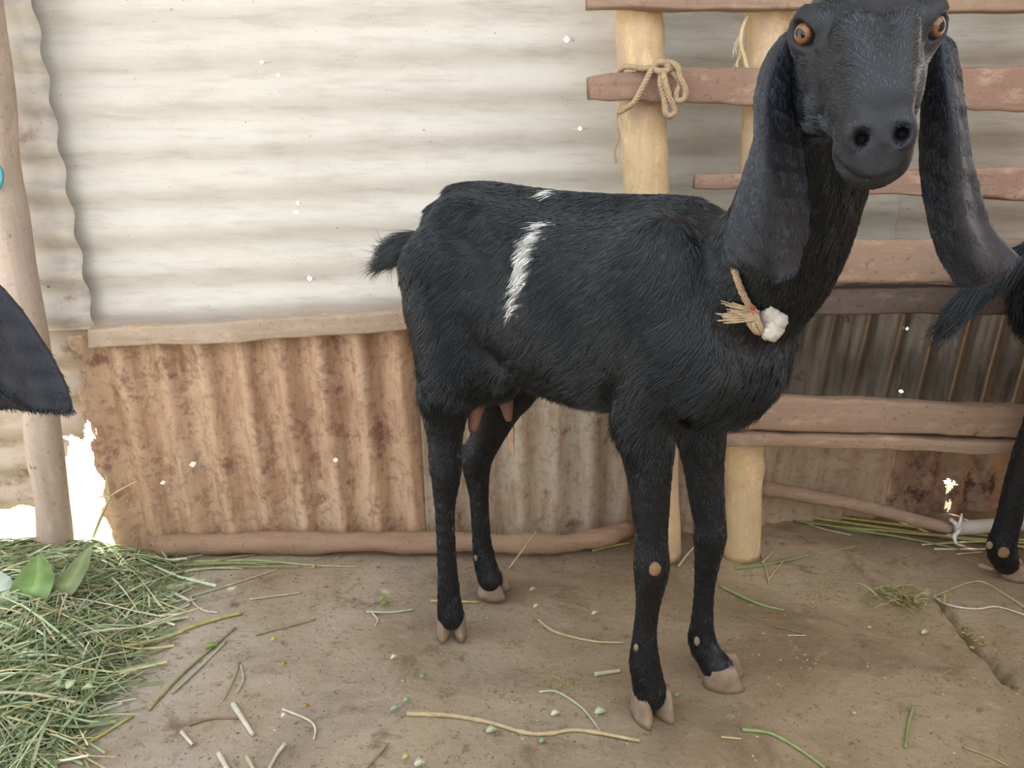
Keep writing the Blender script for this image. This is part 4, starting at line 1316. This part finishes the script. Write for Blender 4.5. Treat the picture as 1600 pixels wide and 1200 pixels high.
def to2(p):
    d = np.asarray(p) - O2
    return np.array([d @ h2, d @ l2, d[2]]) / S2
goat2 = side_goat(tuple(O2), G2_H, S2, 'black goat out of frame at the left edge, only its drooping ear showing', None)
for ch in list(goat3.children):
    if ch.name.startswith('ear'): continue
    c = ch.copy(); COL.objects.link(c); c.parent = goat2
c = ears3_[1].copy(); COL.objects.link(c); c.parent = goat2
rows2 = [[to2(aty(x, y, yy)) for (x, y), yy in zip(r, yv)] for r, yv in zip(EAR2_PX, EAR2_Y)]
ear_obj(rows2, goat2, 24000, 31)
# ================================================================== FODDER AND LITTER
HEAP = np.array([ground(*p)[:2] for p in [(150, 846), (215, 856), (262, 880), (270, 925), (240, 980), (200, 1035), (160, 1090), (120, 1150), (60, 1215), (-120, 1290), (-420, 1200), (-420, 880), (-60, 850)]])
def in_poly(P, poly):
    x, y = P[:, 0], P[:, 1]; ins = np.zeros(len(P), bool)
    for (x0, y0), (x1, y1) in zip(poly, np.roll(poly, -1, 0)):
        c = ((y0 > y) != (y1 > y)) & (x < (x1 - x0) * (y - y0) / (y1 - y0 + 1e-12) + x0)
        ins ^= c
    return ins
def heap_h(P):
    d = seg_dist(P, np.vstack([HEAP, HEAP[:1]])); ins = in_poly(P, HEAP)
    t = np.clip(d / .26, 0, 1); back = np.clip((1.425 - P[:, 1]) / .06, 0, 1)
    h = np.where(ins, .085 * (t * (2 - t)) + .012 * np.sin(P[:, 0] * 17) * np.sin(P[:, 1] * 21) * t, 0)
    return np.maximum(h, 0) * back
GRASS_C = np.array([.05, .04, .03]) + 1.15 * np.array([(.19, .28, .12), (.28, .37, .20), (.42, .47, .31), (.11, .17, .07), (.44, .42, .21), (.55, .52, .38), (.33, .43, .30), (.22, .31, .16), (.14, .21, .10)])
def blades(P0, ang, L, W, lift, curl, cols, zoff, seg=5, rng=RNG):
    """ribbons folded along the midrib -> verts, quads, colours"""
    n = len(P0); s = np.linspace(0, 1, seg + 1)
    A = ang[:, None] + curl[:, None] * (s[None, :] - .5)
    st = (L / seg)[:, None]
    X = P0[:, :1] + np.cumsum(np.c_[np.zeros(n), np.cos(A[:, :-1]) * st], 1); Y = P0[:, 1:2] + np.cumsum(np.c_[np.zeros(n), np.sin(A[:, :-1]) * st], 1)
    H = heap_h(np.c_[X.ravel(), Y.ravel()]).reshape(n, seg + 1)
    Z = H + floor_height(X, Y) + zoff[:, None] + lift[:, None] * np.sin(np.pi * s * .8)[None, :] + .004
    Z = np.maximum(Z, floor_height(X, Y) + .003)
    w = W[:, None] * np.sqrt(np.clip(1.02 - s, .05, 1))[None, :] * .5
    tw = rng.uniform(-1.1, 1.1, n)[:, None] + rng.uniform(-.8, .8, n)[:, None] * s
    nx, ny = -np.sin(A) * np.cos(tw), np.cos(A) * np.cos(tw); nz = np.sin(tw)
    V = np.zeros((n, seg + 1, 3, 3))
    for k, sg in enumerate((-1, 0, 1)):
        V[:, :, k, 0] = X + sg * w * nx; V[:, :, k, 1] = Y + sg * w * ny; V[:, :, k, 2] = Z + sg * w * nz - (sg == 0) * w * .35
    V[..., 1] = np.minimum(V[..., 1], 1.415)
    b = np.arange(n)[:, None, None] * (seg + 1) * 3 + np.arange(seg)[None, :, None] * 3 + np.arange(2)[None, None, :]
    Q = np.stack([b, b + 1, b + 4, b + 3], -1).reshape(-1, 4)
    C = np.repeat(cols, (seg + 1) * 3, 0)
    return V.reshape(-1, 3), Q, C
def rand_in_heap(n, grow=1.0):
    c = HEAP.mean(0); out = []
    lo, hi = HEAP.min(0) - .05, HEAP.max(0) + .05
    while sum(map(len, out)) < n:
        P = RNG.uniform(lo, hi, (n * 3, 2))
        Q = c + (P - c) / grow
        out.append(P[in_poly(Q, HEAP) & (P[:, 1] < 1.40)])
    return np.vstack(out)[:n]
# core of the heap
hx = np.arange(HEAP[:, 0].min() - .02, HEAP[:, 0].max() + .02, .02); hy = np.arange(HEAP[:, 1].min() - .02, 1.415, .02)
HX, HY = np.meshgrid(hx, hy, indexing='ij'); hP = np.c_[HX.ravel(), HY.ravel()]
hZ = heap_h(hP) * .85 - .012 + .006 * np.sin(hP[:, 0] * 90) * np.sin(hP[:, 1] * 80)
hi_ = np.arange(HX.size).reshape(HX.shape)
hQ = np.stack([hi_[:-1, :-1], hi_[1:, :-1], hi_[1:, 1:], hi_[:-1, 1:]], -1).reshape(-1, 4)
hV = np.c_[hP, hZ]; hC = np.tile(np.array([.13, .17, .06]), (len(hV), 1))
n1 = 6500
P1 = rand_in_heap(n1, 1.0)
ang1 = np.where(RNG.random(n1) < .45, RNG.normal(1.0, .5, n1), RNG.uniform(0, 6.28, n1)) + np.pi * (RNG.random(n1) < .5)
L1 = RNG.uniform(.04, .20, n1); v1 = blades(P1 - np.c_[np.cos(ang1), np.sin(ang1)] * L1[:, None] * .5, ang1, L1, RNG.uniform(.0016, .0058, n1), RNG.uniform(-.004, .016, n1), RNG.normal(0, .20, n1),
            GRASS_C[RNG.integers(0, len(GRASS_C), n1)] * RNG.uniform(.75, 1.25, (n1, 1)), RNG.uniform(-.006, .010, n1))
o = len(hV)
hVa = np.vstack([hV, v1[0]]); hQa = np.vstack([hQ, v1[1] + o]); hCa = np.vstack([hC, v1[2]])
me = fast_mesh('cut_grass', hVa, hQa, M['grass']); colour_attr(me, hCa)
tag(link('cut_grass', me), 'heap of freshly cut green grass fodder in the left corner', 'fodder', None, 'stuff')

# fine litter over the floor: soil crumbs, chaff, leaf flecks
def litter(n, cols, smin, smax, sampler, flat=.35):
    base = np.array([(1, 0, 0), (.3, .9, 0), (-.8, .5, 0), (-.7, -.6, 0), (.4, -.9, 0), (0, 0, 1.0)])
    tri = np.array([(0, 1, 5), (1, 2, 5), (2, 3, 5), (3, 4, 5), (4, 0, 5)])
    P = sampler(n); s = RNG.uniform(smin, smax, n) * RNG.uniform(.5, 1, n); a = RNG.uniform(0, 6.28, n); st = RNG.uniform(.35, 1.0, n)
    c, sn = np.cos(a), np.sin(a)
    bx = base[None, :, 0] * s[:, None]; by = base[None, :, 1] * (s * st)[:, None]; bz = base[None, :, 2] * (s * flat)[:, None]
    V = np.stack([P[:, :1] + bx * c[:, None] - by * sn[:, None], P[:, 1:2] + bx * sn[:, None] + by * c[:, None],
                  floor_height(P[:, 0], P[:, 1])[:, None] + .0005 + bz], -1).reshape(-1, 3)
    F = (np.arange(n)[:, None, None] * 6 + tri[None]).reshape(-1, 3)
    C = np.repeat(np.array(cols)[RNG.integers(0, len(cols), n)] * RNG.uniform(.8, 1.2, (n, 1)), 6, 0)
    return V, F, C
def on_floor(n):
    px = RNG.uniform(-60, 1660, n * 2); py = RNG.uniform(868, 1230, n * 2)
    g = np.array([ground(a, b)[:2] for a, b in zip(px, py)])
    return g[(g[:, 1] < 1.50)][:n]
def patches(n, spots, sd=.02):
    k = RNG.integers(0, len(spots), n); c = np.array([ground(*s)[:2] for s in spots])
    return c[k] + RNG.normal(0, sd, (n, 2))
la = litter(900, [(.17, .12, .08), (.22, .165, .11), (.26, .19, .12)], .001, .0032, on_floor, .6)
lb = litter(420, [(.44, .37, .25), (.52, .47, .36), (.38, .30, .17)], .001, .0036, on_floor, .2)
lc = litter(80, [(.30, .35, .17), (.42, .40, .17), (.40, .44, .28)], .002, .005, on_floor, .2)
ld = litter(420, [(.30, .22, .08), (.36, .28, .10), (.24, .17, .07)], .0015, .0055, lambda n: patches(n, [(1275, 932), (1310, 925), (1165, 1005), (1400, 985), (1215, 1085), (1255, 1035), (1530, 1000), (1395, 1040), (1570, 1080), (1500, 990), (1480, 1060), (900, 1075), (860, 1065)]), .45)
Vs, Fs, Cs, o = [], [], [], 0
for V, F_, C in (la, lb, lc, ld):
    Vs.append(V); Fs.append(F_ + o); Cs.append(C); o += len(V)
me = fast_mesh('floor_litter', np.vstack(Vs), np.vstack(Fs), M['crumb'], False); colour_attr(me, np.vstack(Cs))
tag(link('floor_litter', me), 'fine chaff, soil crumbs and leaf flecks scattered over the floor', 'litter', None, 'stuff')

# ---- single stems and straws
SC = dict(white=(.58, .54, .45), straw=(.46, .37, .21), green=(.24, .29, .12), pale=(.44, .44, .27), yellow=(.42, .39, .14), olive=(.30, .28, .13), brown=(.24, .17, .11), grey=(.42, .43, .32))
def stem(pts, wpx, colour, label, name='straw', lift=0.0, group='loose stems on the floor', zs=None, knots=0, flat=.6):
    g = []
    for i, (x, y) in enumerate(pts):
        z = zs[i] if zs else 0.0
        p = ground(x, y, z)
        h = float(heap_h(p[None, :2])[0])
        g.append(np.array([p[0], p[1], z + floor_height(p[0], p[1]) + h * (0 if zs else 1)]))
    r = wpx / F_PX * 1.3 / 2
    n = 10 if len(pts) == 2 else 6 * len(pts)
    P = spline(g, n)
    if zs is None: P[:, 2] += r * flat + .0012 + lift * np.sin(np.linspace(0, np.pi, n))
    rr = r * np.linspace(1, .7, n) * (1 + (.35 * (np.arange(n) % 8 == 4) if knots else 0))
    v, f = tube(P, rr, 6, flat=1.0)
    ob = obj(name, v, f, M['grass'])
    colour_attr(ob.data, np.tile(np.array(SC[colour]), (len(ob.data.vertices), 1)))
    tag(ob, label, 'straw' if name != 'twig' else 'twig', group)
    return ob
stem([(178, 1030), (250, 1002), (300, 985), (340, 972), (378, 961)], 8, 'yellow', 'thick yellow-green jointed stem pointing right from the grass heap', knots=1)
stem([(295, 936), (360, 915), (433, 891)], 4, 'pale', 'long pale green stem slanting up right above the jointed stem')
stem([(263, 929), (298, 944)], 8, 'white', 'short thick whitish stem at the right edge of the heap')
stem([(195, 989), (250, 968), (298, 949)], 6, 'white', 'whitish stem lying just above the jointed stem')
stem([(298, 936), (306, 950), (322, 960), (342, 962)], 4, 'white', 'curved white stem right of the heap')
stem([(391, 941), (472, 927)], 4, 'pale', 'thin pale stem on the dark damp strip left of the goat')
stem([(400, 993), (430, 984), (494, 967)], 4, 'olive', 'olive stem left of the near hind hoof')
stem([(232, 1106), (285, 1052), (330, 1015), (368, 982)], 5, 'olive', 'long olive stem slanting across the grey floor, the longer of two')
stem([(269, 1081), (310, 1045), (354, 1004)], 5, 'grey', 'grey-green stem beside the long olive stem, the shorter of two')
stem([(364, 1099), (395, 1145)], 9, 'white', 'thick white broken stem on the grey floor at lower left')
stem([(295, 1128), (330, 1120), (377, 1119)], 4, 'brown', 'thin brown curved stem touching the thick white broken stem')
stem([(283, 1140), (300, 1160)], 6, 'white', 'short white stub at lower left below the brown curved stem')
stem([(341, 1172), (360, 1205)], 8, 'white', 'thick white stem cut by the bottom edge, leftmost of three')
stem([(385, 1177), (400, 1205)], 7, 'pale', 'pale stem cut by the bottom edge, middle of three')
stem([(445, 1157), (432, 1175), (419, 1200)], 6, 'white', 'white stem at the bottom edge, rightmost of three')
stem([(374, 1036), (366, 1058), (348, 1091)], 3, 'olive', 'small bent olive sprig on the grey floor')
stem([(376, 1040), (380, 1060), (370, 1080)], 3, 'grey', 'thin curled grey-green sprig beside the bent olive sprig')
stem([(60, 1196), (130, 1158), (207, 1115)], 6, 'yellow', 'long yellow-green stem along the lower edge of the heap')
stem([(636, 1115), (700, 1119), (760, 1128), (820, 1147), (857, 1150), (906, 1145), (1000, 1162)], 7, 'straw', 'long knobbly straw-coloured twig lying below the goat', name='twig', knots=1)
stem([(841, 965), (860, 980), (884, 989), (930, 998), (974, 1002)], 5, 'straw', 'curved straw between the hind and front hooves')
stem([(795, 880), (838, 824)], 4, 'straw', 'straight straw leaning on the log behind the goat', zs=[.004, .075])
stem([(572, 957), (610, 956), (647, 950)], 5, 'grey', 'grey-green stem left of the hind hooves')
stem([(582, 958), (590, 968), (586, 978)], 3, 'white', 'tiny white curled stem under the grey-green stem')
stem([(441, 1104), (480, 1119), (492, 1132), (490, 1150)], 4, 'white', 'white bent stem at lower left of centre')
stem([(572, 1197), (590, 1178), (604, 1162)], 4, 'olive', 'olive stem near the bottom edge left of the long twig')
stem([(842, 1081), (870, 1082), (906, 1107), (925, 1128), (940, 1149)], 4, 'grey', 'bent grey-green stem running into the long twig')
stem([(929, 1057), (968, 1051)], 8, 'pale', 'short flat pale stem left of the near front hoof')
stem([(672, 936), (749, 935)], 5, 'yellow', 'yellow-green stem behind the near hind hoof')
stem([(300, 880), (400, 877), (480, 884), (561, 884)], 4, 'pale', 'long thin pale stem along the foot of the log')
stem([(1124, 914), (1184, 944), (1225, 957)], 6, 'green', 'green stem right of the front legs')
stem([(1159, 1145), (1204, 1150), (1250, 1172), (1289, 1200)], 6, 'green', 'green grass blade at the bottom right of the front hoof')
stem([(1427, 1104), (1420, 1130), (1414, 1169)], 5, 'green', 'upright green blade alone on the brown floor at lower right')
stem([(1506, 1164), (1545, 1175), (1578, 1190)], 3, 'olive', 'thin olive stem in the lower right corner')
stem([(1612, 955), (1570, 930), (1525, 911), (1457, 935)], 4, 'straw', 'bent straw below the right goat hoof, upper arm')
stem([(1457, 935), (1484, 950), (1525, 953), (1559, 948), (1612, 962)], 4, 'white', 'bent whitish straw below the right goat hoof, lower arm')
stem([(1126, 1158), (1157, 1160)], 4, 'straw', 'short straw beside the green blade near the front hoof')
stem([(1208, 980), (1255, 993)], 3, 'brown', 'thin dark stem on the brown floor right of the far front hoof')
stem([(1230, 995), (1258, 996)], 3, 'pale', 'tiny pale stem under the thin dark stem')
stem([(1150, 888), (1200, 880), (1262, 868), (1340, 852)], 5, 'green', 'long green blade spreading right from the foot of the right pole')
stem([(1185, 852), (1195, 880), (1202, 912)], 4, 'straw', 'straw hanging forward by the foot of the right pole')
stem([(1190, 878), (1210, 858)], 4, 'pale', 'short pale stem by the foot of the right pole')
stem([(1200, 905), (1228, 870)], 4, 'straw', 'short straw crossing the green blade by the right pole')
stem([(1060, 880), (1075, 862), (1092, 845)], 4, 'pale', 'pale stem standing between the front legs and the left pole', zs=[.003, .02, .04])
stem([(1495, 866), (1535, 862)], 4, 'straw', 'short straw left of the right goat leg')
STALKS = ['thickest yellow-green stalk along the wall foot behind the pen', 'upper yellow-green stalk of the bundle just under the slanting pole', 'dark green stalk along the front of the bundle behind the pen',
          'short dark green stalk at the left of the bundle behind the pen', 'yellow stalk of the bundle reaching from mid pen to the right edge', 'pale stalk in front of the grey pipe, upper of two',
          'whitish stalk in front of the grey pipe, lower of two', 'pale short stalk just right of the right pole', 'green short stalk crossing beside the right pole', 'pale stalk lying across the left of the bundle behind the pen']
LOGST = ['green stalk against the log nearest the heap, upper of the pair', 'green stalk against the log nearest the heap, lower of the pair', 'short pale stalk in front of the green stalks by the log',
         'green stalk farthest right of those strewn from the heap along the log', 'short olive stalk tilted against the left end of the log', 'yellow-green stalk at the right end of the log']
for k, (x0, y0, x1, y1, w, c) in enumerate([(1235, 803, 1640, 858, 8, 'yellow'), (1228, 798, 1620, 845, 7, 'yellow'), (1240, 812, 1500, 858, 5, 'green'), (1225, 806, 1420, 842, 5, 'green'), (1300, 822, 1640, 850, 6, 'yellow'),
                                        (1440, 852, 1640, 838, 4, 'pale'), (1460, 858, 1640, 846, 4, 'white'), (1190, 800, 1290, 808, 5, 'pale'), (1186, 812, 1270, 796, 4, 'green'), (1225, 802, 1330, 835, 4, 'pale')]):
    stem([(x0, y0), ((x0 + x1) / 2, (y0 + y1) / 2 + 3), (x1, y1)], w, c, STALKS[k], name='grass_stalk', lift=.004 * (k % 3), group='grass stalks behind the pen')
for k, (x0, y0, x1, y1, w, c) in enumerate([(262, 886, 420, 884, 5, 'green'), (255, 893, 450, 880, 5, 'green'), (280, 898, 380, 890, 4, 'pale'), (300, 892, 470, 888, 4, 'green'), (330, 884, 400, 868, 4, 'olive'), (925, 858, 985, 846, 6, 'yellow'), ]):
    stem([(x0, y0), ((x0 + x1) / 2, (y0 + y1) / 2 - 1), (x1, y1)], w, c, LOGST[k], name='grass_stalk', lift=.003, group='grass stalks along the log')
# dry forked twig standing in the heap
tw = [tube(spline([ground(146, 838, .05), aty(158, 808, 1.34), aty(172, 776, 1.335)], 8), np.linspace(.003, .0022, 8), 6),
      tube(spline([aty(172, 776, 1.335), aty(190, 764, 1.33), aty(214, 752, 1.325)], 6), np.linspace(.0022, .001, 6), 6),
      tube(spline([aty(172, 776, 1.335), aty(169, 760, 1.335), aty(166, 744, 1.335)], 6), np.linspace(.0020, .001, 6), 6),
      tube(spline([aty(172, 776, 1.335), aty(160, 776, 1.335), aty(150, 779, 1.335)], 5), np.linspace(.0016, .0008, 5), 6)]
v, f = join(tw); ob = obj('forked_twig', v, f, M['grass']); colour_attr(ob.data, np.tile(np.array((.50, .45, .22)), (len(ob.data.vertices), 1)))
tag(ob, 'dry forked twig sticking up from the heap before the rusted sheet', 'twig')

# ---- leaves
def leaf(mid, width, side, col, label, name='leaf', group=None, fold=.35, cat='leaf', veins=True, parent=None):
    mid = spline([np.asarray(p, float) for p in mid], 15); n = len(mid); side = unit(side)
    V, C, Fc = [], [], []
    t_ = np.linspace(0, 1, n); wv = width * np.sin(np.pi * np.clip(t_, .01, .995) ** .85) ** .75
    col = np.array(col)
    for i in range(n):
        t = unit(mid[min(i + 1, n - 1)] - mid[max(0, i - 1)]); s_ = unit(side - t * (side @ t)); nn = np.cross(t, s_)
        if nn[2] < 0: nn = -nn
        for k, q in enumerate((-1, -.55, -.06, 0, .06, .55, 1)):
            V.append(mid[i] + s_ * (q * wv[i] / 2) + nn * (fold * abs(q) * wv[i] / 2 - .10 * wv[i] * q * q + .03 * wv[i] * math.sin(i * 1.9) * abs(q)))
            C.append(col * (1.55 if abs(q) < .1 else (1.12 if veins and i % 3 == 1 else 1.0)))
    m = len(V)
    for i in range(n - 1):
        for k in range(6): Fc.append((i * 7 + k, i * 7 + k + 1, i * 7 + 8 + k, i * 7 + 7 + k))
    V = np.array(V); V2 = V - np.array([0, 0, .0007])
    Fc2 = [tuple(j + m for j in f[::-1]) for f in Fc]
    ob = obj(name, np.vstack([V, V2]), Fc + Fc2, M['leaf'], parent)
    colour_attr(ob.data, np.vstack([C, C]))
    if parent is None: tag(ob, label, cat, group)
    return ob
leaf([ground(22, 946, .085), ground(52, 915, .115), ground(60, 866, .125)], .062, (1, .25, -.2), (.155, .26, .085), 'broad fresh green leaf with pale veins upright on the heap', name='broad_leaf', group='broad leaves on the heap')
leaf([ground(78, 935, .085), ground(112, 903, .105), ground(140, 855, .110)], .046, (1, .5, .1), (.15, .20, .085), 'dull olive leaf right of the fresh green leaf on the heap', name='broad_leaf', group='broad leaves on the heap')
leaf([ground(-30, 900, .10), ground(-8, 925, .11), ground(28, 938, .10)], .060, (.3, 1, .4), (.30, .36, .29), 'pale grey-green leaf cut by the left edge on the heap', name='broad_leaf', group='broad leaves on the heap')
sp = empty('leafy_sprig', tuple(ground(110, 1072, .03)))
tag(sp, 'sprig of small rounded pale leaves at the lower edge of the heap', 'sprig', 'leaves on the heap')
for (x, y, dx, dy, g_) in [(92, 1072, -8, -6, .3), (104, 1076, 14, -14, .4), (128, 1076, 16, -2, .35), (84, 1044, -8, -14, .4), (96, 1060, 2, -14, .3)]:
    a = ground(x, y, .045); b = ground(x + dx, y + dy, .048)
    leaf([a, (a + b) / 2 + np.array([0, 0, .003]), b], .015, np.cross(unit(b - a), [0, 0, 1]), (.26 + g_ * .1, .38, .22), '', name='leaflet', parent=sp)
for x, y, s_, c, lb in [(602, 943, 13, (.20, .30, .07), 'green crumpled leaf left of the far hind hoof'), (598, 936, 10, (.30, .38, .10), 'small upright green leaf tip left of the hind hooves'),
                        (833, 921, 9, (.55, .62, .42), 'pale green leaflet behind the hind hooves'), (838, 947, 7, (.72, .72, .60), 'white oval fleck right of the far hind hoof'),
                        (930, 958, 9, (.66, .66, .42), 'pale knobbly leaf bit between the legs'), (616, 1027, 10, (.60, .66, .48), 'pale leaflet in front of the near hind hoof'),
                        (662, 1057, 9, (.22, .34, .12), 'small dark green leaflet below the near hind hoof'), (636, 1094, 10, (.24, .42, .28), 'bluish green leaflet at the left tip of the twig'),
                        (618, 1107, 14, (.30, .40, .30), 'grey-green leaflet beside the twig tip'), (768, 1141, 14, (.45, .55, .40), 'pale leaflet touching the middle of the twig'),
                        (938, 1112, 15, (.50, .60, .46), 'large pale leaflet left of the near front hoof'), (868, 1115, 12, (.62, .66, .50), 'whitish leaflet above the twig'),
                        (848, 1158, 9, (.24, .40, .28), 'blue-green leaflet under the twig'), (656, 1193, 15, (.55, .62, .52), 'pale leaflet at the bottom edge of the floor'),
                        (428, 999, 7, (.62, .50, .05), 'yellow petal on the grey floor'), (444, 1038, 9, (.38, .28, .07), 'brown-yellow leaf bit on the grey floor'),
                        (478, 1104, 10, (.34, .25, .08), 'brown leaf bit beside the white bent stem'), (635, 1183, 11, (.50, .46, .22), 'round yellowish leaf bit at the bottom edge'),
                        (492, 885, 6, (.50, .50, .06), 'yellow-green leaf bit at the foot of the log'), (444, 1118, 8, (.70, .68, .60), 'white chip left of the white bent stem'),
                        (1060, 1086, 8, (.22, .36, .20), 'tiny green leaflet between the front hooves'), (1446, 988, 10, (.58, .62, .48), 'pale leaf bit by the crack in the floor'),
                        (330, 1010, 16, (.20, .38, .10), 'bright green leaflet under the long olive stem'), (215, 1030, 12, (.28, .42, .30), 'blue-green leaf bit at the tail of the jointed stem')]:
    c = tuple(np.array(c) * np.array([.80, .74, .62]))
    a = ground(x - s_ * .6, y + 2, .004); b = ground(x + s_ * .6, y - 2, .004); mdl = (a + b) / 2 + np.array([0, 0, .003])
    leaf([a, mdl, b], s_ / F_PX * 1.1, np.cross(unit(b - a), [0, 0, 1]), c, lb, name='leaflet', group='fallen leaf bits', veins=False)
# trampled wad of grass by the crack
nw = 90
pw = ground(1408, 940)[:2] + RNG.normal(0, 1, (nw, 2)) * np.array([.026, .018])
aw = RNG.uniform(0, 6.28, nw); Lw = RNG.uniform(.015, .05, nw)
vw = blades(pw, aw, Lw, RNG.uniform(.002, .005, nw), RNG.uniform(0, .012, nw), RNG.normal(0, .8, nw), np.array([(.30, .30, .12), (.40, .38, .17), (.22, .24, .09), (.34, .27, .12)])[RNG.integers(0, 4, nw)], RNG.uniform(0, .010, nw))
me = fast_mesh('grass_wad', vw[0], vw[1], M['grass']); colour_attr(me, vw[2])
tag(link('grass_wad', me), 'trampled wad of chewed grass beside the crack in the floor', 'fodder', None, 'stuff')
